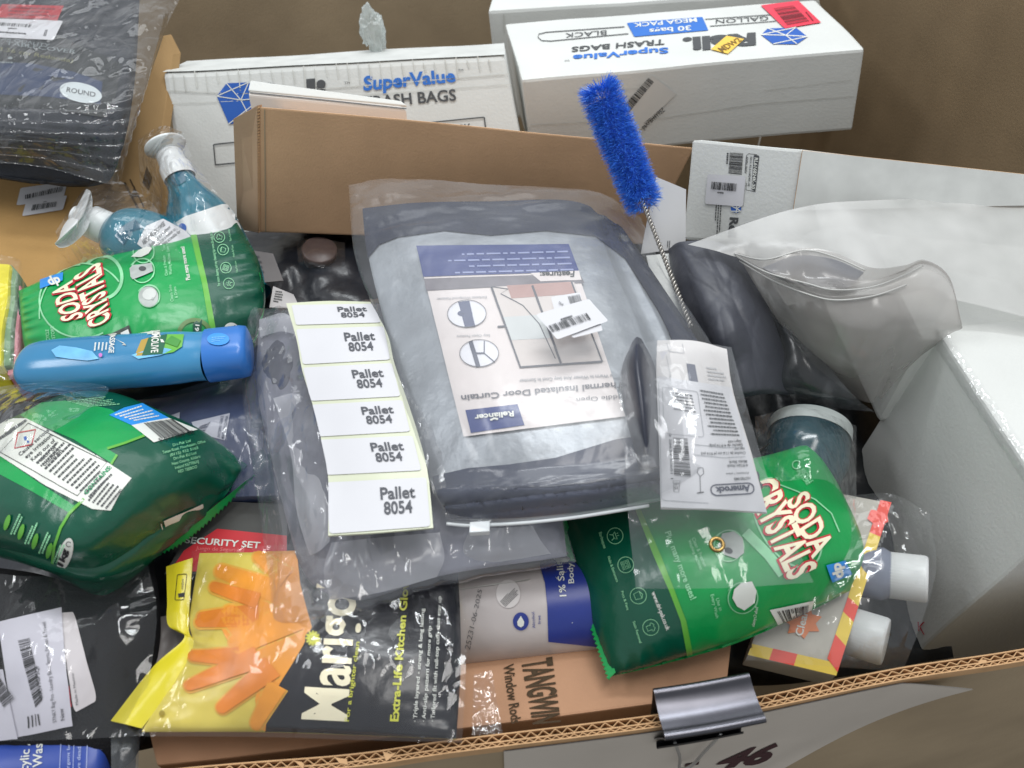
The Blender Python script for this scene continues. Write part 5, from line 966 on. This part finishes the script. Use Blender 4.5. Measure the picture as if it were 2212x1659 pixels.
S = csurf([[(1835, 1070, .020), (1930, 1068, .03), (2008, 1110, .02)], [(1750, 1200, .014), (1900, 1180, .034), (2022, 1230, .024)], [(1650, 1340, -.002), (1860, 1320, .018), (1985, 1360, .006)], [(1610, 1425, -.022), (1800, 1440, -.012), (1950, 1450, -.015)]], 80, 90, 0, .4, .0065, 26, 23., .003, 36, edge=False); mb = MB(); mb.surf(S, clear_s); mb.build('clear_bag', g)

# ================================================================== MIDDLE
# little things in the gap
g = thing('pink_jar', 'small jar with dull pink lid in the gap under the long brown carton', 'jar', tuple(P(690, 560, -.05)))
a0 = P(692, 590, -.06); a1 = P(690, 538, -.018); mb = MB(); S = lathe(a0, a1, [(0, .018), (.75, .018), (.8, .020), (.97, .0205), (1, .019), (1.001, .0005)], 40, m=40, cubic=False); mb.grid(S.V, mat('dull_pink', (84, 68, 66), .35, .5, .1)); mb.build('jar_body', g)
S = csurf([[(640, 520, -.01), (690, 515, .0), (745, 525, -.01)], [(645, 570, -.0), (695, 575, .01), (745, 570, -.005)], [(650, 620, -.03), (700, 620, -.02), (745, 620, -.03)]], 40, 40, 0, .4, .004, 34, 5., edge=False); mb = MB(); mb.surf(S, clear); mb.build('clear_wrap', g)
for k, (nm, lb, q) in enumerate((('barcode_tag', 'small white code tag lying on dark plastic right of the upper green bag', [(582, 664), (648, 666), (634, 636), (590, 618)]), ('barcode_tag', 'dim pale barcode tag behind the upper right corner of the upper green bag', [(548, 612), (612, 606), (590, 548), (540, 540)]))):
    S = csurf([[(q[3][0], q[3][1], .0), (q[2][0], q[2][1], .004)], [(q[0][0], q[0][1], .0), (q[1][0], q[1][1], .0)]], 10, 10); mb = MB(); mb.surf(S, mat('tag_grey%s' % ('' if k else '_light'), (196, 192, 192) if k == 0 else (110, 106, 106), .6), .001); scrib(mb, S, [(q[0][0] + 8, q[0][1] - 10), (q[0][0] + 30, q[0][1] - 6), (q[3][0] + 22, q[3][1] + 12), (q[3][0] + 6, q[3][1] + 10)], 5, grey_ink, 3, 2); tag(mb.build(nm), lb, 'tag')

# bag that carries the label strip
g = thing('clear_mailer_bag', 'milky clear bag of grey padding under the strip of white labels', 'bag', tuple(P(850, 1000, .0)))
rows = [[(560, 690, .030), (700, 668, .040), (850, 655, .044), (1000, 650, .044)], [(556, 840, .026), (700, 840, .044), (870, 840, .048), (1100, 840, .045)], [(598, 1040, .020), (730, 1040, .042), (920, 1040, .045), (1200, 1060, .035)], [(668, 1306, .016), (800, 1290, .026), (960, 1240, .030), (1225, 1200, .026)]]
S = csurf(rows, 110, 110, .010, .4, .0065, 15, 21., .006, 18); mb = MB(); mb.surf(S, greycloth, .015)
dk = mat('dark_padding', (50, 52, 68), .6, .4, .25, 16, .001, 60); mb.build('grey_padding', g)
S = csurf([[(572, 738, .028), (606, 722, .034), (640, 730, .034)], [(556, 800, .028), (606, 796, .042), (652, 796, .040)], [(580, 866, .028), (616, 876, .036), (650, 866, .034)]], 40, 40, .004, .5, .002, 20, 5., .002, 30); mb = MB(); mb.surf(S, dk, .01); mb.build('dark_roll', g)
inner = film('inner_milk_film', (206, 207, 214), .62, .4, .2, .8, .7)
for rows in ([[(590, 860, .046), (640, 850, .052), (676, 880, .054)], [(628, 980, .044), (668, 970, .052), (700, 990, .054)], [(640, 1100, .038), (690, 1110, .048), (716, 1110, .050)], [(668, 1200, .034), (690, 1190, .042), (712, 1170, .044)]],
             [[(716, 1172, .044), (830, 1160, .050), (950, 1150, .050)], [(700, 1230, .040), (830, 1225, .046), (960, 1205, .046)], [(712, 1296, .026), (820, 1280, .034), (944, 1246, .034)]],
             [[(985, 1140, .048), (1080, 1140, .050), (1150, 1136, .046)], [(990, 1190, .042), (1080, 1185, .044), (1170, 1170, .040)], [(1000, 1226, .032), (1090, 1212, .034), (1190, 1196, .032)]],
             [[(560, 690, .036), (610, 676, .046), (634, 690, .048)], [(562, 728, .036), (606, 716, .048), (636, 722, .050)]]):
    S = csurf(rows, 60, 60, 0, .4, .006, 18, rows[0][0][0] * .1, .004, 24, edge=False); mb = MB(); mb.surf(S, inner); mb.build('inner_film', g)
rows = [[(538, 668, 0.040), (700, 655, 0.056), (850, 645, 0.059), (1000, 645, 0.059)], [(522, 840, 0.034), (700, 840, 0.061), (870, 840, 0.064), (1100, 840, 0.060)], [(550, 1040, 0.030), (720, 1040, 0.059), (920, 1040, 0.062), (1200, 1060, 0.052)], [(594, 1350, 0.026), (760, 1326, 0.040), (960, 1264, 0.042), (1244, 1217, 0.038)]]
S = csurf(rows, 150, 150, .018, .35, .007, 20, 24., .003, 26, edge=False); a, b = S.V.shape[:2]
for i in range(a):
    for j in range(b):
        x, y, z = S.V[i, j]; S.V[i, j, 2] += .0042 * rid(x * 34 + y * 10, y * 9 - x * 4, 6., 3)
S = Surf(S.V); mb = MB(); mb.surf(S, milky); mb.build('clear_bag', g)
# label strip
strip_ = thing('label_strip', 'curling strip of white pallet stickers on cream backing paper', 'label strip', tuple(P(780, 900, .06)))
rows = [[(618, 655, 0.078), (708, 650, 0.082), (800, 652, 0.082)], [(641, 735, 0.084), (738, 728, 0.090), (837, 722, 0.088)], [(653, 800, 0.084), (752, 792, 0.091), (852, 784, 0.089)], [(677, 880, 0.083), (778, 872, 0.090), (880, 866, 0.089)], [(695, 955, 0.082), (799, 948, 0.089), (904, 940, 0.088)], [(709, 1035, 0.081), (816, 1028, 0.088), (924, 1022, 0.087)], [(709, 1157, 0.082), (822, 1150, 0.087), (936, 1140, 0.086)]]
S = csurf(rows, 30, 90, 0, .4, 0, 1, 3., .002, 30); mb = MB(); mb.surf(S, cream, .0); mb.build('backing_paper', strip_)
tg = mat('pallet_text', (84, 86, 92), .6, .3, .03)
for q in ([(640, 703), (822, 698), (812, 657), (630, 660)], [(655, 788), (843, 778), (829, 706), (640, 712)], [(672, 867), (865, 857), (846, 785), (655, 795)], [(690, 944), (886, 933), (869, 865), (673, 875)], [(706, 1027), (910, 1017), (891, 942), (690, 951)], [(712, 1154), (930, 1138), (921, 1032), (706, 1043)]):
    mb = MB(); put(mb, S, [rrect(q, .035, 3, 1.6)], label_m, 2, 12)
    text(mb, S, 'Pallet', subq(q, .53, .875, .60, .83), tg, 4, .02); text(mb, S, '8054', subq(q, .555, .835, .30, .54), tg, 4, .02); mb.build('sticker', strip_)

# curtain pack
g = thing('door_curtain_pack', 'clear zip bag holding a folded silver and navy door curtain with printed insert', 'curtain pack', tuple(P(1150, 800, .04)))
rows = [[(784, 452, .092), (900, 440, .098), (1060, 437, .100), (1240, 437, .098), (1345, 490, .088)], [(797, 560, .086), (950, 560, .100), (1120, 560, .102), (1280, 560, .102), (1420, 600, .088)], [(837, 720, .080), (1000, 720, .098), (1170, 720, .100), (1340, 720, .100), (1505, 730, .084)], [(887, 900, .074), (1050, 900, .092), (1210, 890, .094), (1380, 880, .094), (1575, 870, .078)], [(938, 1058, .068), (1100, 1056, .080), (1260, 1045, .084), (1420, 1020, .082), (1620, 1000, .070)], [(972, 1118, .062), (1120, 1116, .068), (1290, 1098, .070), (1430, 1072, .068), (1648, 1050, .060)]]
S = csurf(rows, 190, 190, .006, .35, .0008, 14, 30., .004, 12); a, b = S.V.shape[:2]
for i in range(a):
    for j in range(b):
        v = j / (b - 1); u_ = i / (a - 1)
        if v > .80: S.V[i, j, 2] += .0075 * abs(math.sin((v + .10 * u_ - .80) * 30 + math.sin(u_ * 5))) * min(1, (1 - v) * 20)
        if u_ > .82: S.V[i, j, 2] -= .004 * abs(math.sin((u_ - .82) * 40))
S = Surf(S.V); SK = S
silv = mat('silver_curtain', (146, 151, 157), .36, .6, .2, 20, .0022, 40, metal=.25); mb = MB(); mb.surf(S, silv, .03, .4)
_pl = [(770, 430), (1350, 425), (1420, 560), (1500, 690), (1590, 800), (1650, 960), (1660, 1060), (1520, 1080), (1530, 960), (1480, 800), (1425, 680), (1350, 560), (1285, 512), (1180, 500), (1060, 510), (960, 500), (860, 514), (820, 530), (795, 560)]; recolor(mb, S, _pl, navy); put(mb, S, [_pl], navy, 3, 4.)
_pl = [(935, 1030), (1010, 1012), (1100, 1004), (1200, 990), (1330, 950), (1400, 940), (1480, 930), (1500, 1090), (1290, 1120), (1100, 1130), (960, 1130)]; recolor(mb, S, _pl, mat('slate_fabric', (54, 60, 80), .6, .35, .2, 20, .001, 60)); put(mb, S, [_pl], mat('slate_fabric', (54, 60, 80), .6, .35, .2, 20, .001, 60), 3, 4.)
mb.build('folded_curtain', g)
mb = MB(); I = [(1004, 945), (1350, 902), (1228, 532), (901, 535)]
put(mb, S, [I], mat('insert_paper', (214, 206, 204), .5, .4, .02), 5, 5, off=.0022); of = .0030
def P2(polys, m, o=.0028): put(mb, S, polys, m, 5, 6, off=o)
P2([[(901, 535), (1228, 532), (1251, 592), (917, 602)]], navy_ink)
for k in range(4): scrib(mb, S, [(1238 - 4 * k, 586 - 13 * k), (930 - 5 * k, 594 - 13 * k), (931 - 5 * k, 598 - 13 * k), (1239 - 4 * k, 590 - 13 * k)], 1, mat('dull_lav', (140, 150, 190), .5), k, 9, .8, .85)
P2([[(918, 606), (1252, 596), (1262, 616), (923, 632)]], mat('photo_grey', (116, 112, 118), .5, .4, .25, 30), .0027)
P2([[(1146, 595), (1250, 590), (1256, 610), (1168, 613)]], mat('insert_paper', (222, 214, 212)), .0030); text(mb, S, 'Features:', [(1241, 592), (1166, 594), (1167, 605), (1240, 604)], grey_ink, 10, .03)
P2([[(1062, 625), (1240, 615), (1305, 785), (1125, 798)]], mat('photo_beige', (206, 198, 194), .5, .4, .06, 18)); P2([[(1095, 622), (1235, 614), (1246, 640), (1105, 650)]], mat('photo_rose', (178, 144, 138), .5, .4, .15, 18), .0030); P2([[(1085, 690), (1180, 684), (1196, 735), (1105, 740)]], mat('photo_silver', (196, 200, 200), .5, .4, .05, 18), .0030)
fr_ = mat('photo_frame', (88, 90, 98), .5); put(mb, S, stroke([(1062, 625), (1124, 798), (1300, 786)], 4.5) + stroke([(1150, 622), (1212, 790)], 5) + stroke([(1234, 614), (1300, 786)], 3.5) + stroke([(1064, 625), (1098, 630), (1082, 640), (1130, 665), (1165, 705), (1200, 780)], 2) + stroke([(1075, 711), (1092, 710)], 4), fr_, 9)
for cx, cy, kind in ((1010, 683, 0), (1037, 768, 1)):
    P2([ell(cx, cy, 41, 29)], mat('disc_white', (216, 216, 222), .5)); put(mb, S, stroke(ell(cx, cy, 41, 29, 0, 36), 1.2, True), fr_, 10)
    if kind == 0: put(mb, S, [[(991, 657), (1015, 655), (1028, 711), (1006, 712)], ell(1006, 682, 16, 7)], mat('photo_navy', (74, 82, 112), .5), 9)
    else: put(mb, S, stroke([(1018, 742), (1035, 797)], 9) + stroke([(1028, 768), (1048, 768)], 4) + stroke([(1047, 742), (1047, 768), (1070, 788)], 2.5), mat('photo_slate', (84, 88, 104), .5), 9)
text(mb, S, 'Exclusive Windproof Fastener', [(1052, 645), (945, 648), (945, 653), (1052, 650)], pale_ink, 9); text(mb, S, 'Stay Open Feature', [(1060, 727), (989, 729), (989, 734), (1060, 732)], pale_ink, 9)
text(mb, S, 'Keep Warm In Winter And Stay Cool In Summer', [(1338, 812), (1121, 824), (1122, 831), (1339, 819)], pale_ink, 9, .005); text(mb, S, 'Thermal Insulated Door Curtain', [(1346, 829), (999, 858), (1001, 870), (1347, 841)], mat('mid_grey_ink', (104, 104, 110), .6), 9, .02); text(mb, S, 'Middle Open', [(1352, 856), (1245, 864), (1246, 872), (1353, 866)], mat('mid_grey_ink', (104, 104, 110), .6), 9)
P2([[(1008, 889), (1118, 877), (1133, 922), (1020, 938)]], navy_ink); text(mb, S, 'Reliancer', [(1110, 893), (1028, 901), (1030, 912), (1111, 904)], white_ink, 11, .03); put(mb, S, stroke([(1062, 912), (1070, 908), (1078, 910)], 4), white_ink, 11)
mb.build('paper_insert', g)
rows = [[(753, 400, 0.104), (850, 386, 0.110), (1060, 400, 0.114), (1276, 413, 0.112), (1385, 470, 0.101)], [(768, 560, 0.098), (950, 555, 0.121), (1120, 555, 0.124), (1285, 558, 0.123), (1440, 600, 0.102)], [(826, 715, 0.092), (1000, 718, 0.119), (1170, 718, 0.122), (1345, 718, 0.121), (1535, 735, 0.099)], [(878, 900, 0.086), (1050, 900, 0.113), (1210, 888, 0.116), (1380, 880, 0.116), (1590, 870, 0.092)], [(928, 1058, 0.079), (1100, 1056, 0.100), (1260, 1045, 0.104), (1420, 1020, 0.102), (1630, 1000, 0.084)], [(964, 1132, 0.072), (1120, 1130, 0.080), (1290, 1110, 0.083), (1430, 1084, 0.080), (1660, 1056, 0.072)]]
S = csurf(rows, 170, 170, .012, .3, .006, 20, 33., .002, 26, edge=False, calm=.8); a, b = S.V.shape[:2]
for i in range(a):
    for j in range(b):
        v = j / (b - 1); u_ = i / (a - 1)
        if v > .74: x, y, z = S.V[i, j]; S.V[i, j, 2] += (.0075 + .0046 * rid(x * 9 + y * 14, y * 44 - x * 8, 3., 3)) * min(1, (v - .74) * 12) * min(1, (1 - v) * 14 + .2)
        if u_ > .80: x, y, z = S.V[i, j]; S.V[i, j, 2] += .003 * rid(x * 40 + y * 20, y * 9, 8., 3) * min(1, (u_ - .8) * 12)
        if v < .2: x, y, z = S.V[i, j]; S.V[i, j, 2] += .0025 * rid(x * 10, y * 36, 5., 3) * min(1, (.2 - v) * 12)
S = Surf(S.V); mb = MB(); mb.surf(S, film('clear_film_calm', (222, 226, 232), .09, .45, .25, .35, .8)); mb.build('clear_bag', g)
mb = MB(); Z = S.px([(966, 1128), (1020, 1131), (1120, 1126), (1220, 1116), (1290, 1106), (1400, 1088)], .0015); tube(mb, crom(Z, 60), .0013, mat('zip_white', (216, 220, 222), .35, .5)); mb.build('zip_track', g)
sl = P(1035, 1143, .075); mb = MB(); hexa(mb, [sl + (-.007, -.005, -.002), sl + (.008, -.004, -.002), sl + (.008, -.004, .004), sl + (-.007, -.005, .004)], [sl + (-.007, .004, -.002), sl + (.008, .005, -.002), sl + (.008, .005, .004), sl + (-.007, .004, .004)], mat('zip_white', (216, 220, 222)), .001); mb.build('zip_slider', g)
for nm, q, bq, o_ in (('barcode_sticker', [(1201, 690), (1260, 676), (1252, 637), (1190, 647)], [(1232, 664), (1256, 657), (1250, 643), (1226, 647)], .003), ('barcode_sticker', [(1262, 742), (1312, 705), (1268, 658), (1180, 690)][::1], None, .0045), ('barcode_sticker', [(1204, 744), (1312, 704), (1270, 656), (1158, 690)], [(1193, 729), (1276, 702), (1266, 688), (1184, 716)], .006)):
    if bq is None: q = [(1236, 738), (1300, 722), (1290, 690), (1226, 700)]
    mb = MB(); put(mb, S, [rrect(q, .06, 3)], label_m, 5, 12, off=o_)
    if bq: barcode(mb, S, bq, grey_ink, 26, 8, int(o_ / .00035) + 3)
    if o_ < .004: text(mb, S, 'New', [(1206, 664), (1216, 668), (1218, 662), (1208, 658)], grey_ink, 12)
    if o_ > .005: scrib(mb, S, [(1212, 706), (1236, 698), (1234, 693), (1210, 701)], 1, grey_ink, 2, 21, .8, 1)
    mb.build(nm, g)

# hook pack
g = thing('hook_pack', 'small clear hook pack with dark hook and white instruction label on the curtain pack', 'hook pack', tuple(P(1500, 950, .06)))
S = csurf([[(1420, 735, .118), (1500, 736, .124), (1570, 754, .118)], [(1418, 812, .116), (1505, 822, .124), (1584, 846, .114)], [(1424, 960, .104), (1525, 970, .112), (1625, 985, .102)], [(1428, 1098, .090), (1540, 1100, .098), (1657, 1108, .088)]], 40, 50, 0, .4, 0, 1, 0, .001, 20); mb = MB(); mb.surf(S, mat('white_card_matt', (206, 203, 202), .6, .3, .03), .012, .4)
put(mb, S, [[(1483, 786), (1501, 789), (1508, 828), (1488, 823)]], mat('photo_slate', (84, 88, 104)), 2); put(mb, S, stroke([(1440, 742), (1446, 760), (1478, 764), (1474, 744)], 1) + stroke([(1440, 770), (1450, 820)], .8), pale_ink, 2); scrib(mb, S, [(1524, 790), (1566, 796), (1570, 826), (1530, 822)], 4, mat('faint_grey', (186, 186, 188), .5), 3, 2); mb.build('card', g)
mb = MB(); LQ = [(1428, 1096), (1655, 1107), (1577, 838), (1419, 813)]; put(mb, S, [LQ], label_m, 3, 12); K = 5
ai = mat('label_ink', (62, 66, 84), .5); put(mb, S, stroke(rrect([(1624, 1044), (1533, 1049), (1537, 1072), (1627, 1067)], .14, 5, 3), 2.6, True), ai, K); text(mb, S, 'Amerock', [(1617, 1049), (1543, 1054), (1545, 1066), (1619, 1062)], ai, K, .045)
for t_, x0, x1, y, h in (('H37001MB', 1618, 1583, 1031, 6), ('4-9/16in Hook', 1613, 1568, 1003, 6.5), ('Matte Black', 1611, 1572, 995, 6), ('Crochet de 11,6 cm (4 9/16 po)', 1608, 1514, 977, 6), ('Noir mat', 1606, 1584, 973 - 5, 5), ('Gancho de 4-9/16 pulg.', 1602, 1530, 960, 6), ('Negro mate', 1598, 1570, 952, 5.5), ('Contents: 1 piece', 1615, 1566, 1021, 4)):
    text(mb, S, t_, [(x0, y), (x1, y + 2), (x1, y + 2 + h), (x0, y + h)], grey_ink, K, .01)
put(mb, S, stroke([(1607, 988), (1560, 990), (1500, 984)], 1) + stroke([(1604, 968), (1560, 968), (1500, 962)], 1) + stroke([(1424, 828), (1430, 1078), (1435, 1082), (1530, 1088)], .9), pale_ink, K)
for k in range(12): scrib(mb, S, [(1594 - 3.2 * k, 940 - 8 * k), (1528 - 2.4 * k, 937 - 8.6 * k), (1529 - 2.4 * k, 941 - 8.6 * k), (1595 - 3.2 * k, 944 - 8 * k)], 1, grey_ink, k, K, .8, .95)
for k in range(6): scrib(mb, S, [(1502 - 1.5 * k, 890 - 7 * k), (1450 - 1 * k, 882 - 7 * k), (1450 - k, 886 - 7 * k), (1503 - 1.5 * k, 894 - 7 * k)], 1, grey_ink, k, K, .7, .9)
put(mb, S, stroke(rrect([(1436, 938), (1520, 946), (1506, 848), (1432, 838)], .06, 3), .9, True), pale_ink, K)
barcode(mb, S, [(1457, 1028), (1455, 946), (1486, 948), (1493, 1031)], ink, 30, 21, K); text(mb, S, '0 28634 30601 1', [(1446, 938), (1450, 1036), (1455, 1036), (1451, 938)], grey_ink, K, .01)
text(mb, S, '35', [(1466, 1052), (1458, 1052), (1458, 1058), (1466, 1058)], grey_ink, K); text(mb, S, 'LBS', [(1467, 1044), (1457, 1044), (1457, 1049), (1467, 1049)], grey_ink, K); put(mb, S, stroke([(1455, 1040), (1470, 1040), (1467, 1064), (1457, 1064)], 1, True), grey_ink, K)
put(mb, S, stroke([(1509, 1066), (1514, 1040), (1520, 1064)][::1] and [(1513, 1064), (1512, 1030), (1506, 1022), (1508, 1012), (1518, 1012), (1520, 1024), (1513, 1030)], 1.2) + stroke([(1506, 1066), (1520, 1064)], 2), grey_ink, K)
mb.build('instruction_label', g)
S = csurf([[(1366, 738, .116), (1375, 728, .122), (1386, 732, .118)], [(1343, 800, .112), (1376, 780, .136), (1414, 790, .114)], [(1350, 880, .106), (1388, 880, .130), (1424, 870, .106)], [(1380, 1010, .092), (1400, 1010, .110), (1430, 1005, .094)]], 24, 50, .004, .5); mb = MB(); mb.surf(S, mat('black_iron', (36, 40, 54), .35, .6, .1, 20), .02); mb.build('hook', g)
S = csurf([[(1352, 748, .122), (1460, 733, .136), (1580, 750, .124)], [(1338, 830, .122), (1480, 845, .142), (1614, 880, .118)], [(1350, 1000, .106), (1500, 1010, .126), (1658, 1030, .104)], [(1358, 1125, .088), (1530, 1135, .103), (1700, 1140, .090)], [(1374, 1272, .070), (1570, 1270, .092), (1758, 1258, .082)]], 90, 120, 0, .4, .0042, 24, 41., .002, 26, edge=False, calm=.5); mb = MB(); mb.surf(S, clear2); mb.build('clear_bag', g)
mb = MB(); c = S.px([(1548, 1177)], .001)[0]; n = S.N[45, 95]; x = np.cross(n, (0, 1, .2)); x /= np.linalg.norm(x); y = np.cross(n, x)
tube(mb, [c + .0044 * (x * math.cos(t) + y * math.sin(t)) for t in np.linspace(0, 2 * math.pi, 36)[:-1]], .0014, mat('brass', (150, 124, 76), .25, .6, .04, metal=.9), 10, True); mb.build('eyelet', g)

# bottle brush
g = thing('bottle_brush', 'blue bristle bottle brush with twisted wire handle leaning on the brown carton', 'brush', tuple(P(1400, 450, .05)))
b0 = PY(1298, 205, .175); b1 = P(1391, 440, .125); b2 = P(1492, 705, .095); ax, bx, by, Lb = frame(b0, b1)
r = random.Random(9); V = []; f = []; RB = .0198
for k in range(15000):
    th0 = r.uniform(0, 2 * math.pi); t = min(1, max(0, (r.randrange(-1, 20) + th0 / (2 * math.pi) + r.gauss(0, .17)) / 20))
    turn = .0; th = th0; dirn = bx * math.cos(th) + by * math.sin(th)
    lean = r.gauss(0, .10) + turn + (.55 * max(0, t - .9) / .1 - .75 * max(0, .1 - t) / .1) * r.random()
    dirn = dirn + ax * lean; dirn /= np.linalg.norm(dirn); rad = RB * (1 - .06 * (t - .5)) * r.uniform(.9, 1.04) * (1.05 if t < .06 else 1)
    c = b0 + ax * Lb * t; base = c + dirn * .010; mid = c + dirn * rad * .7 + np.array([r.gauss(0, .0006) for _ in range(3)]); tip = c + dirn * rad + np.array([r.gauss(0, .0012) for _ in range(3)])
    wv = np.cross(dirn, ax if r.random() < .5 else np.array([r.gauss(0, 1) for _ in range(3)])); wv = wv / (np.linalg.norm(wv) + 1e-9) * .00022
    n_ = len(V); V += [base - wv, base + wv, mid + wv, mid - wv, tip + wv * .6, tip - wv * .6]; f += [[n_, n_ + 1, n_ + 2, n_ + 3], [n_ + 3, n_ + 2, n_ + 4, n_ + 5]]
mb = MB(); mb.add(np.array(V), f, bristle, False); S = lathe(b0 + ax * .004, b1 - ax * .004, [(0, .0005), (0, .008), (.03, .0125), (.97, .0125), (1, .008), (1, .0005)], 32, m=30, cubic=False); mb.grid(S.V, bristle_dk); mb.build('bristles', g)
hx, hxx, hyy, Lh = frame(b1 - ax * .02, b2); mb = MB()
for s_ in (0, math.pi):
    pts = [b1 - ax * .02 + hx * Lh * t + .0013 * (hxx * math.cos(t * 130 + s_) + hyy * math.sin(t * 130 + s_)) for t in np.linspace(0, 1, 420)]; tube(mb, pts, .0011, mat('twisted_wire', (168, 164, 158), .3, .6, .05, metal=.8), 6)
mb.build('wire_handle', g)
